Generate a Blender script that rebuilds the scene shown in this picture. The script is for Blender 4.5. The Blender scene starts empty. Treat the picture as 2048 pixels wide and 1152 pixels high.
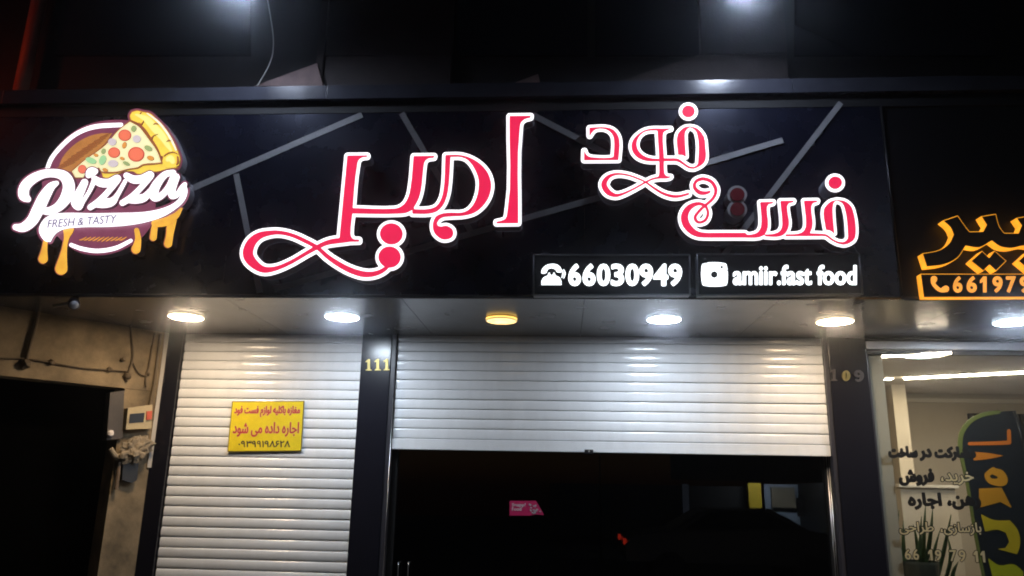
import bpy, bmesh, math, random
import numpy as np
from mathutils import Matrix, Vector
from mathutils.geometry import delaunay_2d_cdt

random.seed(4)
SC = bpy.context.scene
COL = SC.collection

# ------------------------------------------------------------------ camera
FPX = 1536.0                                   # focal length in photo pixels (2048 wide)
def cam_axes(p, y, r):
    p, y, r = map(math.radians, (p, y, r))
    f = np.array([-math.sin(y)*math.cos(p), math.cos(y)*math.cos(p), math.sin(p)])
    ri = np.array([math.cos(y), math.sin(y), 0.0])
    u = np.cross(ri, f)
    return math.cos(r)*ri + math.sin(r)*u, -math.sin(r)*ri + math.cos(r)*u, f
CR, CU, CF = cam_axes(14.554, 3.925, 1.149)
CC = np.array([0.0, -5.0, 1.6])
cam = bpy.data.cameras.new('camera')
cam.sensor_width = 36.0
cam.lens = 36.0*FPX/2048.0
cam.clip_start = 0.05
cam.clip_end = 400
cam_o = bpy.data.objects.new('camera', cam)
COL.objects.link(cam_o)
cam_o.matrix_world = Matrix(((CR[0], CU[0], -CF[0], CC[0]), (CR[1], CU[1], -CF[1], CC[1]), (CR[2], CU[2], -CF[2], CC[2]), (0, 0, 0, 1)))
SC.camera = cam_o

# ------------------------------------------------------------------ world: night sky
world = bpy.data.worlds.new('World')
SC.world = world
world.use_nodes = True
wn = world.node_tree
bg = wn.nodes['Background']
sky = wn.nodes.new('ShaderNodeTexSky')
sky.sky_type = 'NISHITA'
sky.sun_disc = False
sky.sun_elevation = math.radians(-4.0)
sky.sun_rotation = math.radians(200)
wn.links.new(sky.outputs[0], bg.inputs[0])
bg.inputs[1].default_value = 0.12

SC.view_settings.view_transform = 'Standard'
SC.view_settings.look = 'None'
SC.view_settings.exposure = 0.0
SC.view_settings.gamma = 1.0
SC.render.engine = 'CYCLES'
SC.cycles.use_denoising = True
SC.cycles.max_bounces = 6
SC.cycles.diffuse_bounces = 3
SC.cycles.glossy_bounces = 3
SC.cycles.sample_clamp_indirect = 6.0
SC.cycles.caustics_reflective = False
SC.cycles.filter_width = 1.9

# ------------------------------------------------------------------ placing helpers
def ray(x, y):
    x = np.asarray(x, float); y = np.asarray(y, float)
    return (CR[None]*((x-1024)/FPX)[..., None] - CU[None]*((y-576)/FPX)[..., None] + CF[None]) if x.ndim else CR*(x-1024)/FPX - CU*(y-576)/FPX + CF
def atY(x, y, Y):
    d = ray(x, y); return CC + d*((Y-CC[1])/d[1])
def atZ(x, y, Z):
    d = ray(x, y); return CC + d*((Z-CC[2])/d[2])
def at_plane(x, y, p0, n):
    d = ray(x, y); return CC + d*(np.dot(np.array(p0)-CC, n)/np.dot(d, n))
def XZ(pts, Y):
    pts = np.asarray(pts, float); d = ray(pts[:, 0], pts[:, 1])
    w = CC[None] + d*((Y-CC[1])/d[:, 1])[:, None]
    return w[:, [0, 2]]

# ------------------------------------------------------------------ materials
MATS = {}
def mat(name, col=(.5, .5, .5), rough=.5, metal=0.0, emit=None, es=0.0, spec=.5, noise=0.0, nscale=8.0, bump=0.0, bscale=40.0, coat=0.0, rvar=0.0, stretch=None):
    if name in MATS: return MATS[name]
    m = bpy.data.materials.new(name); m.use_nodes = True
    nt = m.node_tree; b = nt.nodes['Principled BSDF']
    b.inputs['Base Color'].default_value = (*col, 1); b.inputs['Roughness'].default_value = rough
    b.inputs['Metallic'].default_value = metal; b.inputs['Specular IOR Level'].default_value = spec
    b.inputs['Coat Weight'].default_value = coat; b.inputs['Coat Roughness'].default_value = .06
    if emit is not None:
        b.inputs['Emission Color'].default_value = (*emit, 1); b.inputs['Emission Strength'].default_value = es
    if noise or bump or rvar:
        tc = nt.nodes.new('ShaderNodeNewGeometry'); src = tc.outputs['Position']
        if stretch:
            mp = nt.nodes.new('ShaderNodeMapping'); mp.inputs['Scale'].default_value = stretch
            nt.links.new(src, mp.inputs[0]); src = mp.outputs[0]
    if noise:
        n = nt.nodes.new('ShaderNodeTexNoise'); n.inputs['Scale'].default_value = nscale; n.inputs['Detail'].default_value = 7; n.inputs['Roughness'].default_value = .65
        nt.links.new(src, n.inputs['Vector'])
        mr = nt.nodes.new('ShaderNodeMapRange'); mr.inputs[1].default_value = .3; mr.inputs[2].default_value = .7; mr.inputs[3].default_value = 1-noise; mr.inputs[4].default_value = 1+noise
        nt.links.new(n.outputs[0], mr.inputs[0])
        mx = nt.nodes.new('ShaderNodeMix'); mx.data_type = 'RGBA'; mx.blend_type = 'MULTIPLY'; mx.inputs[0].default_value = 1
        if emit is not None:
            mm = nt.nodes.new('ShaderNodeMath'); mm.operation = 'MULTIPLY'; mm.inputs[1].default_value = es
            nt.links.new(mr.outputs[0], mm.inputs[0]); nt.links.new(mm.outputs[0], b.inputs['Emission Strength'])
        else:
            mx.inputs[6].default_value = (*col, 1); nt.links.new(mr.outputs[0], mx.inputs[7]); nt.links.new(mx.outputs[2], b.inputs['Base Color'])
    if rvar:
        n2 = nt.nodes.new('ShaderNodeTexNoise'); n2.inputs['Scale'].default_value = nscale*1.7; n2.inputs['Detail'].default_value = 6
        nt.links.new(src, n2.inputs['Vector'])
        m2 = nt.nodes.new('ShaderNodeMapRange'); m2.inputs[1].default_value = .3; m2.inputs[2].default_value = .7; m2.inputs[3].default_value = max(.02, rough-rvar); m2.inputs[4].default_value = rough+rvar
        nt.links.new(n2.outputs[0], m2.inputs[0]); nt.links.new(m2.outputs[0], b.inputs['Roughness'])
    if bump:
        n3 = nt.nodes.new('ShaderNodeTexNoise'); n3.inputs['Scale'].default_value = bscale; n3.inputs['Detail'].default_value = 6
        nt.links.new(src, n3.inputs['Vector'])
        bp = nt.nodes.new('ShaderNodeBump'); bp.inputs['Strength'].default_value = bump; bp.inputs['Distance'].default_value = .01
        nt.links.new(n3.outputs[0], bp.inputs['Height']); nt.links.new(bp.outputs[0], b.inputs['Normal'])
    MATS[name] = m
    return m
def glass_mat(name, tint, ior):
    m = bpy.data.materials.new(name); m.use_nodes = True; nt = m.node_tree; nt.nodes.clear()
    o = nt.nodes.new('ShaderNodeOutputMaterial'); t = nt.nodes.new('ShaderNodeBsdfTransparent'); g = nt.nodes.new('ShaderNodeBsdfGlossy')
    lw = nt.nodes.new('ShaderNodeLayerWeight'); pw = nt.nodes.new('ShaderNodeMath'); f = nt.nodes.new('ShaderNodeMapRange'); mx = nt.nodes.new('ShaderNodeMixShader')
    t.inputs[0].default_value = (*tint, 1); g.inputs['Roughness'].default_value = .004; g.inputs[0].default_value = (1, 1, 1, 1)
    lw.inputs[0].default_value = .5; pw.operation = 'POWER'; pw.inputs[1].default_value = 5.0; r0 = ((ior-1)/(ior+1))**2
    f.inputs[3].default_value = r0; f.inputs[4].default_value = 1.0
    nt.links.new(lw.outputs['Facing'], pw.inputs[0]); nt.links.new(pw.outputs[0], f.inputs[0])
    nt.links.new(f.outputs[0], mx.inputs[0]); nt.links.new(t.outputs[0], mx.inputs[1]); nt.links.new(g.outputs[0], mx.inputs[2]); nt.links.new(mx.outputs[0], o.inputs[0])
    return m

M_FASCIA = mat('black_composite_panel', (.0045, .005, .013), .27, noise=.2, nscale=3, rvar=.03, spec=.7)
M_FASCIA.node_tree.nodes['Principled BSDF'].inputs['Specular Tint'].default_value = (.72, .78, 1.0, 1)
M_PILLAR = mat('dark_pillar_panel', (.008, .008, .013), .24, noise=.1, nscale=1.2)
M_SOFFIT = mat('grey_soffit_panel', (.075, .07, .068), .25, noise=.12, nscale=2.5, rvar=.03, spec=.55)
M_STRIPE = mat('grey_stripe_vinyl', (.22, .22, .235), .5, noise=.15, nscale=12)
M_CORN = mat('cornice_panel', (.035, .037, .05), .23, noise=.2, nscale=5, rvar=.03)
M_BLACK = mat('black_void', (.006, .006, .007), .6)
M_DARKM = mat('dark_metal', (.03, .03, .034), .35, metal=.6)
M_CASING = mat('letter_return_grey', (.22, .22, .25), .45, noise=.15, nscale=20)
M_ALU = mat('aluminium', (.6, .6, .62), .28, metal=1.0, noise=.1, nscale=30)
M_SLAT = mat('shutter_slat_silver', (.74, .75, .77), (.16), noise=.05, nscale=5, rvar=.04, bump=.03, bscale=60, stretch=(2.2, 1, .5), spec=.5)
M_GUIDE = mat('shutter_guide_dark', (.03, .028, .035), .4)
M_WHITE_LIT = mat('lit_white_acrylic', (.6, .6, .6), .4, emit=(1.0, .96, 1.0), es=1.6)
M_RED_LIT = mat('lit_red_acrylic', (.3, .01, .03), .35, emit=(.90, .017, .088), es=.98, noise=.10, nscale=7)
M_RED_EDGE = mat('red_plate_edge', (.10, .004, .02), .5)
M_RED_OFF = mat('unlit_red_acrylic', (.16, .006, .014), .4)
M_RIM_OFF = mat('unlit_white_rim', (.38, .37, .39), .45)
M_GOLD = mat('brass_digit', (.32, .255, .10), .45, metal=1.0)
M_STEEL_OLD = mat('tarnished_digit', (.10, .09, .09), .4, metal=.8)
M_PLASTER = mat('old_beige_plaster', (.20, .148, .088), .9, noise=.5, nscale=3.5, bump=.35, bscale=18)
M_CABLE = mat('cable_grimy', (.10, .07, .04), .8)
M_STONE = mat('pink_stone', (.026, .019, .019), .75, noise=.3, nscale=6, bump=.2, bscale=60)
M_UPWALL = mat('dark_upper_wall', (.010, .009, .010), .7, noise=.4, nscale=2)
M_BEIGE = mat('office_wall_beige', (.52, .46, .38), .8, noise=.06, nscale=2)
M_WHITEF = mat('white_frame', (.62, .63, .68), .3)
M_GLASS_DOOR = glass_mat('door_glass', (.28, .29, .30), 1.95)
M_GLASS_WIN = glass_mat('window_glass', (.86, .88, .87), 1.5)
M_PAVE = mat('paving', (.12, .115, .11), .8, noise=.3, nscale=4, bump=.2)
M_ASPH = mat('asphalt', (.045, .045, .048), .85, noise=.3, nscale=10, bump=.3, bscale=120)

# ------------------------------------------------------------------ object helpers
def tag(o, label=None, cat=None, group=None, kind=None):
    if label: o['label'] = label
    if cat: o['category'] = cat
    if group: o['group'] = group
    if kind: o['kind'] = kind
    return o
def thing(name, loc, label, cat, group=None):
    o = bpy.data.objects.new(name, None); o.empty_display_size = .1
    o.location = tuple(float(v) for v in loc); COL.objects.link(o)
    return tag(o, label, cat, group)
def world_loc(o):
    v = Vector(o.location)
    p = o.parent
    return v if p is None else v   # parts keep world coordinates
def link(name, me, m, parent=None):
    o = bpy.data.objects.new(name, me); COL.objects.link(o)
    for k in (m if isinstance(m, (list, tuple)) else [m]):
        if k is not None: me.materials.append(k)
    if parent is not None:
        o.parent = parent
        root = parent
        while root.parent is not None: root = root.parent
        if parent is root: o.matrix_parent_inverse = Matrix.Translation(-Vector(root.location))
    return o
def mesh_from(name, verts, faces, mi=None, smooth=False):
    me = bpy.data.meshes.new(name); me.from_pydata([tuple(map(float, v)) for v in verts], [], faces)
    if mi is not None:
        for p, k in zip(me.polygons, mi): p.material_index = k
    if smooth:
        for p in me.polygons: p.use_smooth = True
    me.update(); return me
def box(name, xr, yr, zr, m, parent=None, bevel=0.0):
    bm = bmesh.new()
    bmesh.ops.create_cube(bm, size=1)
    for v in bm.verts:
        v.co = Vector((xr[0] if v.co.x < 0 else xr[1], yr[0] if v.co.y < 0 else yr[1], zr[0] if v.co.z < 0 else zr[1]))
    if bevel: bmesh.ops.bevel(bm, geom=list(bm.edges), offset=bevel, segments=2, affect='EDGES', profile=.6)
    bmesh.ops.recalc_face_normals(bm, faces=list(bm.faces))
    me = bpy.data.meshes.new(name); bm.to_mesh(me); bm.free()
    return link(name, me, m, parent)
def prism(name, poly, Y0, Y1, m, parent=None, bevel=0.0):
    """polygon [(x,z)] in facade coords, from depth Y0 to Y1"""
    bm = bmesh.new()
    a = [bm.verts.new((float(x), Y0, float(z))) for x, z in poly]
    f = bm.faces.new(a)
    r = bmesh.ops.extrude_face_region(bm, geom=[f])
    for v in r['geom']:
        if isinstance(v, bmesh.types.BMVert): v.co.y = Y1
    if bevel: bmesh.ops.bevel(bm, geom=list(bm.edges), offset=bevel, segments=1, affect='EDGES')
    bmesh.ops.recalc_face_normals(bm, faces=list(bm.faces))
    me = bpy.data.meshes.new(name); bm.to_mesh(me); bm.free()
    return link(name, me, m, parent)
def pbox(name, quad, Y0, Y1, m, parent=None, bevel=0.0):
    """photo-pixel polygon unprojected on Y0 (its front), with depth to Y1"""
    return prism(name, XZ(quad, Y0), Y0, Y1, m, parent, bevel)
def tube(name, pts, r, m, parent=None, seg=8, closed=False):
    pts = [Vector(tuple(map(float, p))) for p in pts]
    rr = r if isinstance(r, (list, tuple)) else [r]*len(pts)
    vs, fs = [], []
    for i, p in enumerate(pts):
        t = (pts[min(i+1, len(pts)-1)]-pts[max(i-1, 0)]).normalized()
        a = t.orthogonal().normalized() if i == 0 else (a - t*a.dot(t)).normalized()
        b = t.cross(a)
        for k in range(seg):
            an = 2*math.pi*k/seg
            vs.append(p + (a*math.cos(an)+b*math.sin(an))*rr[i])
    for i in range(len(pts)-1):
        for k in range(seg):
            k2 = (k+1) % seg
            fs.append((i*seg+k, i*seg+k2, (i+1)*seg+k2, (i+1)*seg+k))
    fs.append(tuple(range(seg))[::-1]); fs.append(tuple(range((len(pts)-1)*seg, len(pts)*seg)))
    return link(name, mesh_from(name, vs, fs, smooth=True), m, parent)
def lathe(name, prof, c, m, parent=None, seg=40, mi=None):
    vs, fs, ms = [], [], []
    for r, z in prof:
        for k in range(seg):
            a = 2*math.pi*k/seg; vs.append((c[0]+r*math.cos(a), c[1]+r*math.sin(a), c[2]+z))
    for i in range(len(prof)-1):
        for k in range(seg):
            k2 = (k+1) % seg
            fs.append((i*seg+k, i*seg+k2, (i+1)*seg+k2, (i+1)*seg+k)); ms.append(0)
    me = mesh_from(name, vs, fs)
    bm = bmesh.new(); bm.from_mesh(me); bmesh.ops.remove_doubles(bm, verts=list(bm.verts), dist=1e-5); bmesh.ops.recalc_face_normals(bm, faces=list(bm.faces)); bm.to_mesh(me); bm.free()
    return link(name, me, m, parent)
def catmull(pts, n=6):
    p = np.asarray(pts, float); out = []
    for i in range(len(p)-1):
        a, b, c, d = p[max(i-1, 0)], p[i], p[i+1], p[min(i+2, len(p)-1)]
        for k in range(n):
            t = k/n
            out.append(.5*((2*b)+(c-a)*t+(2*a-5*b+4*c-d)*t*t+(3*b-a-3*c+d)*t**3))
    out.append(p[-1]); return np.array(out)

# ------------------------------------------------------------------ sign-making: signed-distance outlines
def smooth_poly(pts, corner=42, n=4):
    p = np.asarray(pts, float); N = len(p); out = []
    seg = np.roll(p, -1, 0)-p; ln = np.maximum(np.hypot(seg[:, 0], seg[:, 1]), 1e-9)
    ang = np.arctan2(seg[:, 1], seg[:, 0])
    turn = np.abs((ang-np.roll(ang, 1)+math.pi) % (2*math.pi)-math.pi)
    isc = turn > math.radians(corner)
    for i in range(N):
        j = (i+1) % N; L = ln[i]
        if isc[i] and isc[j]: out.append(p[i]); continue
        def tan(k, s):
            if isc[k]: return seg[i]
            t = seg[k]/ln[k]+seg[k-1]/ln[k-1]; return t/max(np.hypot(*t), 1e-9)*L
        t0, t1 = tan(i, 0), tan(j, 1)
        for k in range(n):
            t = k/n
            out.append((2*t**3-3*t*t+1)*p[i]+(t**3-2*t*t+t)*t0+(-2*t**3+3*t*t)*p[j]+(t**3-t*t)*t1)
    return np.array(out)
class Frame:                                   # zoomed tracing frame -> photo pixels
    def __init__(s, ox, oy, k): s.ox, s.oy, s.k = ox, oy, k
    def p(s, pts): return [(s.ox+q[0]/s.k, s.oy+q[1]/s.k) for q in pts]
    def poly(s, pts, smooth=True, corner=42):
        q = np.array(s.p(pts)); return ('poly', [smooth_poly(q, corner) if smooth else q])
    def ell(s, cx, cy, rx, ry, rot=0):
        a = np.linspace(0, 2*math.pi, 40, endpoint=False); c, d = math.cos(rot), math.sin(rot)
        x, y = rx*np.cos(a), ry*np.sin(a)
        return ('poly', [np.array(s.p(np.stack([cx+x*c-y*d, cy+x*d+y*c], 1)))])
    def stroke(s, pts, n=6):
        q = catmull([(s.ox+a/s.k, s.oy+b/s.k, r/s.k) for a, b, r in pts], n); return ('stroke', q)
def prim_bounds(prims):
    a = np.concatenate([np.concatenate(q[1]) if q[0] != 'stroke' else np.concatenate([q[1][:, :2]-q[1][:, 2:3], q[1][:, :2]+q[1][:, 2:3]]) for q in prims])
    return a.min(0), a.max(0)
def seg_dist(X, Y, a, b):
    d = b-a; L = max(d@d, 1e-12)
    t = np.clip(((X-a[0])*d[0]+(Y-a[1])*d[1])/L, 0, 1)
    return np.hypot(X-a[0]-t*d[0], Y-a[1]-t*d[1]), t
def sdf_grid(prims, subs, X, Y, reach=12.0):
    xs, ys = X[0], Y[:, 0]
    def win(a, b, r):
        i0, i1 = np.searchsorted(ys, (min(a[1], b[1])-r, max(a[1], b[1])+r)); j0, j1 = np.searchsorted(xs, (min(a[0], b[0])-r, max(a[0], b[0])+r))
        return slice(i0, i1), slice(j0, j1)
    def one(q):
        D = np.full(X.shape, reach)
        if q[0] == 'stroke':
            s = q[1]
            for i in range(len(s)-1):
                w = win(s[i], s[i+1], max(s[i, 2], s[i+1, 2])+reach)
                d, t = seg_dist(X[w], Y[w], s[i, :2], s[i+1, :2]); D[w] = np.minimum(D[w], d-(s[i, 2]+(s[i+1, 2]-s[i, 2])*t))
            return D
        W = np.zeros(X.shape, int); par = q[0] == 'poly'
        for P in q[1]:
            Q = np.roll(P, -1, 0)
            for a, b in zip(P, Q):
                w = win(a, b, reach); d, t = seg_dist(X[w], Y[w], a, b); D[w] = np.minimum(D[w], d)
                if a[1] == b[1]: continue
                r = slice(*np.searchsorted(ys, (min(a[1], b[1]), max(a[1], b[1])))); y = ys[r]
                if not len(y): continue
                xi = a[0]+(y-a[1])/(b[1]-a[1])*(b[0]-a[0])
                W[r] += (xs[None, :] < xi[:, None])*(1 if b[1] > a[1] else -1)
        ins = (W % 2 != 0) if par else (W != 0)
        return np.where(ins, -D, D)
    D = one(prims[0])
    for q in prims[1:]: D = np.minimum(D, one(q))
    for q in subs: D = np.maximum(D, -one(q))
    return D
def contours(D, lev):
    F = D-lev; F = np.where(np.abs(F) < 1e-6, 1e-6, F); S = F < 0
    cell = S[:-1, :-1].astype(int)+2*S[:-1, 1:]+4*S[1:, 1:]+8*S[1:, :-1]
    nxt = {}
    def pt(e):
        k, i, j = e
        if k == 0: a, b = F[i, j], F[i, j+1]; return (j+a/(a-b), i)
        a, b = F[i, j], F[i+1, j]; return (j, i+a/(a-b))
    T = {1: [(3, 0)], 2: [(0, 1)], 3: [(3, 1)], 4: [(1, 2)], 5: [(3, 0), (1, 2)], 6: [(0, 2)], 7: [(3, 2)], 8: [(2, 3)], 9: [(2, 0)], 10: [(0, 1), (2, 3)], 11: [(2, 1)], 12: [(1, 3)], 13: [(1, 0)], 14: [(0, 3)]}
    for i, j in zip(*np.nonzero((cell > 0) & (cell < 15))):
        ed = [(0, i, j), (1, i, j+1), (0, i+1, j), (1, i, j)]
        for a, b in T[cell[i, j]]: nxt[ed[a]] = ed[b]
    out = []
    while nxt:
        s = next(iter(nxt)); loop = []; e = s
        while e in nxt: loop.append(pt(e)); e = nxt.pop(e)
        if len(loop) > 5: out.append(np.array(loop))
    return out
def rdp(p, tol):
    if len(p) < 4: return p
    k = int(np.argmax(np.hypot(*(p-p[0]).T)))
    def rec(a, b):
        if b <= a+1: return []
        d = p[b % len(p)]-p[a]; L = max(np.hypot(*d), 1e-9)
        q = p[a+1:b]-p[a]; h = np.abs(q[:, 0]*d[1]-q[:, 1]*d[0])/L
        m = int(np.argmax(h))
        return [] if h[m] < tol else rec(a, a+1+m)+[a+1+m]+rec(a+1+m, b)
    idx = [0]+rec(0, k)+[k]+rec(k, len(p)); return p[idx]
class Shape:
    def __init__(s, prims, subs=(), pad=16, g=1.0):
        lo, hi = prim_bounds(prims); lo = lo-pad; hi = hi+pad
        s.g = g; s.lo = lo
        nx, ny = int((hi[0]-lo[0])/g)+2, int((hi[1]-lo[1])/g)+2
        X, Y = np.meshgrid(lo[0]+np.arange(nx)*g, lo[1]+np.arange(ny)*g)
        s.D = sdf_grid(prims, subs, X, Y)
    def loops(s, off=0.0, tol=.12):
        return [rdp(c*s.g+s.lo, tol) for c in contours(s.D, off)]
    def inside(s, pts, off):
        u = (pts-s.lo)/s.g; i = np.clip(np.floor(u).astype(int), 0, np.array(s.D.shape[::-1])-2); t = u-i
        D = s.D; a = D[i[:, 1], i[:, 0]]*(1-t[:, 0])+D[i[:, 1], i[:, 0]+1]*t[:, 0]; b = D[i[:, 1]+1, i[:, 0]]*(1-t[:, 0])+D[i[:, 1]+1, i[:, 0]+1]*t[:, 0]
        return a*(1-t[:, 1])+b*t[:, 1] < off
    def mesh(s, name, Yf, Yb, off=0.0, face=True, sides=True, tol=.12, unproj=None):
        """front plate at depth Yf (material 0) with sides back to Yb (material 1)"""
        L = s.loops(off, tol); P = np.concatenate(L)
        W = XZ(P, Yf if unproj is None else unproj)
        vs, fs, mi = [], [], []
        if face:
            ed = []; k = 0
            for l in L:
                ed += [(k+i, k+(i+1) % len(l)) for i in range(len(l))]; k += len(l)
            r = delaunay_2d_cdt([Vector(map(float, p)) for p in P], ed, [], 0, 1e-5)
            V = np.array([tuple(v) for v in r[0]]); T = [f for f in r[2] if len(f) == 3]
            cen = np.array([V[list(f)].mean(0) for f in T]); ok = s.inside(cen, off)
            WV = XZ(V, Yf if unproj is None else unproj)
            vs = [(x, Yf, z) for x, z in WV]
            for f, o in zip(T, ok):
                if not o: continue
                a, b, c = (WV[q] for q in f)
                cr = (b[0]-a[0])*(c[1]-a[1])-(b[1]-a[1])*(c[0]-a[0])
                fs.append(tuple(f) if cr > 0 else tuple(f)[::-1]); mi.append(0)
        if sides:
            k = 0
            for l in L:
                n = len(l); b0 = len(vs); w = W[k:k+n]; k += n
                vs += [(x, Yf, z) for x, z in w]+[(x, Yb, z) for x, z in w]
                for i in range(n):
                    j = (i+1) % n; fs.append((b0+i, b0+j, b0+n+j, b0+n+i)); mi.append(1 if face else 0)
        return mesh_from(name, vs, fs, mi)
    def obj(s, name, Yf, Yb, m, parent=None, off=0.0, **kw):
        return link(name, s.mesh(name, Yf, Yb, off, **kw), m, parent)

# Persian joining forms: isolated, final, initial, medial
AR = {'ا': (0xFE8D, 0xFE8E), 'ب': (0xFE8F, 0xFE90, 0xFE91, 0xFE92), 'ت': (0xFE95, 0xFE96, 0xFE97, 0xFE98), 'ج': (0xFE9D, 0xFE9E, 0xFE9F, 0xFEA0), 'ح': (0xFEA1, 0xFEA2, 0xFEA3, 0xFEA4), 'خ': (0xFEA5, 0xFEA6, 0xFEA7, 0xFEA8),
      'د': (0xFEA9, 0xFEAA), 'ر': (0xFEAD, 0xFEAE), 'ز': (0xFEAF, 0xFEB0), 'س': (0xFEB1, 0xFEB2, 0xFEB3, 0xFEB4), 'ش': (0xFEB5, 0xFEB6, 0xFEB7, 0xFEB8), 'ط': (0xFEC1, 0xFEC2, 0xFEC3, 0xFEC4), 'غ': (0xFECD, 0xFECE, 0xFECF, 0xFED0),
      'ف': (0xFED1, 0xFED2, 0xFED3, 0xFED4), 'ک': (0xFB8E, 0xFB8F, 0xFB90, 0xFB91), 'ل': (0xFEDD, 0xFEDE, 0xFEDF, 0xFEE0), 'م': (0xFEE1, 0xFEE2, 0xFEE3, 0xFEE4), 'ن': (0xFEE5, 0xFEE6, 0xFEE7, 0xFEE8), 'و': (0xFEED, 0xFEEE), 'ه': (0xFEE9, 0xFEEA, 0xFEEB, 0xFEEC), 'ی': (0xFBFC, 0xFBFD, 0xFBFE, 0xFBFF)}
def persian(t):
    o = []
    for i, c in enumerate(t):
        if c not in AR: o.append(c); continue
        prev = i > 0 and t[i-1] in AR and len(AR[t[i-1]]) == 4
        nxt_ = len(AR[c]) == 4 and i+1 < len(t) and t[i+1] in AR
        o.append(chr(AR[c][{(0, 0): 0, (1, 0): 1, (0, 1): 2, (1, 1): 3}[(int(prev), int(nxt_))]]))
    return ''.join(o[::-1])
def text_prims(body, x0, x1, y0, y1, lean=0.0, slope=0.0):
    """outline polygons of a line of writing fitted to a pixel box"""
    cu = bpy.data.curves.new('writing', 'FONT'); cu.body = body; cu.size = 1; cu.fill_mode = 'NONE'; cu.resolution_u = 4
    ob = bpy.data.objects.new('writing', cu); COL.objects.link(ob)
    dg = bpy.context.evaluated_depsgraph_get(); me = ob.evaluated_get(dg).to_mesh()
    V = np.array([(v.co.x, v.co.y) for v in me.vertices]); nb = {}
    for e in me.edges:
        a, b = e.vertices; nb.setdefault(a, []).append(b); nb.setdefault(b, []).append(a)
    seen = set(); loops = []
    for s in range(len(V)):
        if s in seen or s not in nb: continue
        l = [s]; seen.add(s); c = s
        # follow vertex order so that contour direction is kept
        while True:
            n = [q for q in nb[c] if q not in seen]
            if not n: break
            c = min(n, key=lambda q: (q != c+1, q)); seen.add(c); l.append(c)
        loops.append(V[l])
    bpy.data.objects.remove(ob); bpy.data.curves.remove(cu)
    A = np.concatenate(loops); lo, hi = A.min(0), A.max(0)
    out = []
    for l in loops:
        u = (l-lo)/(hi-lo); x = x0+u[:, 0]*(x1-x0); y = y1+u[:, 1]*(y0-y1)
        y = y+slope*(x-(x0+x1)/2)
        out.append(np.stack([x+lean*(y-(y0+y1)/2), y], 1))
    return [('wind', out)]

# ================================================================== SETTING
ZS = 2.834          # soffit height = bottom of fascia
YS = 1.34           # shutter plane
def structure(o): return tag(o, kind='structure')
structure(box('pavement', (-14, 14), (-3.2, 9), (-.3, 0), M_PAVE))
structure(box('road', (-40, 40), (-40, -3.2), (-.4, -.13), M_ASPH))
kerb = structure(box('kerb', (-14, 14), (-3.36, -3.2), (-.35, .004), mat('kerb_stone', (.25, .25, .24), .8, noise=.2)))

# soffit panels
sof = structure(box('soffit', (-6.5, 6.5), (.06, YS+.3), (ZS+.02, ZS+.10), M_BLACK))
XJ = [-6.2, -4.85, -3.6, -2.35, -1.1, .145, 1.43, 2.66, 3.9, 5.2]
for i in range(len(XJ)-1):
    box('panel', (XJ[i]+.002, XJ[i+1]-.002), (.0, YS+.04), (ZS+random.uniform(0, .0012), ZS+.018), M_SOFFIT, sof)

# ------------------------------------------------------------------ fascia board with grey stripes
fas = thing('fascia_board', (-1, 0, ZS), 'long black composite fascia board with grey diagonal stripes above the shutters', 'sign board')
FX = [-6.2, -4.85, -3.6, -2.35, -1.1, .145, 1.43, 2.19]
for i in range(len(FX)-1):
    box('panel', (FX[i]+.0015, FX[i+1]-.0015), (.0, .035), (ZS+.02, 4.21), M_FASCIA, fas)
box('backing', (-6.2, 2.19), (.037, .06), (ZS+.03, 4.21), M_BLACK, fas)
tube('bottom_bead', [(-6.2, .006, ZS+.003), (2.19, .006, ZS+.003)], .011, mat('bead_alu', (.16, .16, .17), .22, metal=.8), fas, 12)
tube('edge_trim', [(2.2, -.004, ZS+.02), (2.2, -.004, 4.21)], .007, M_DARKM, fas)
def stripe(a, b, w=11.5):
    a = np.array(a, float); b = np.array(b, float); d = (b-a)/np.hypot(*(b-a)); n = np.array([-d[1], d[0]])*w/2
    stripe.k += 1; pbox('stripe', [a+n, b+n, b-n, a-n], -.0025-.0012*stripe.k, -.0005, M_STRIPE, fas)
stripe.k = 0
for a, b in [((372, 382), (724, 229)), ((472, 348), (519, 585)), ((803, 226), (946, 470)), ((1222, 388), (548, 578)), ((1066, 230), (1300, 352)), ((1296, 360), (1566, 280)), ((1682, 205), (1446, 512))]:
    stripe(a, b)

nfas = thing('fascia_board', (3.5, 0, ZS), 'plain black fascia board behind the orange lit sign', 'sign board')
box('panel', (2.215, 3.4), (.01, .05), (ZS+.02, 4.21), mat('dull_black_panel', (.004, .004, .006), .5, spec=.3), nfas)
box('panel', (3.403, 5.4), (.01, .05), (ZS+.02, 4.21), mat('dull_black_panel', (.004, .004, .006), .5, spec=.3), nfas)
tube('bottom_bead', [(2.215, .014, ZS+.003), (5.4, .014, ZS+.003)], .011, MATS['bead_alu'], nfas, 12)

# ------------------------------------------------------------------ cornice
cor = thing('cornice', (0, -.2, 4.2), 'dark metal cornice ledge running along the top of the fascia', 'cornice')
ZC0, ZC1 = float(atY(640, 198, -.045)[2]), float(atY(640, 171, -.045)[2])
for a, b in [(-6.2, -4.2), (-4.197, -1.722), (-1.719, 1.60), (1.602, 3.9), (3.902, 5.4)]:
    box('panel', (a, b), (-.045, .10), (ZC0, ZC1), M_CORN, cor, .002)
box('shadow_gap', (-6.2, 5.4), (-.004, .05), (4.213, ZC0-.001), mat('matte_black', (.004, .004, .006), .75), cor)

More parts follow.
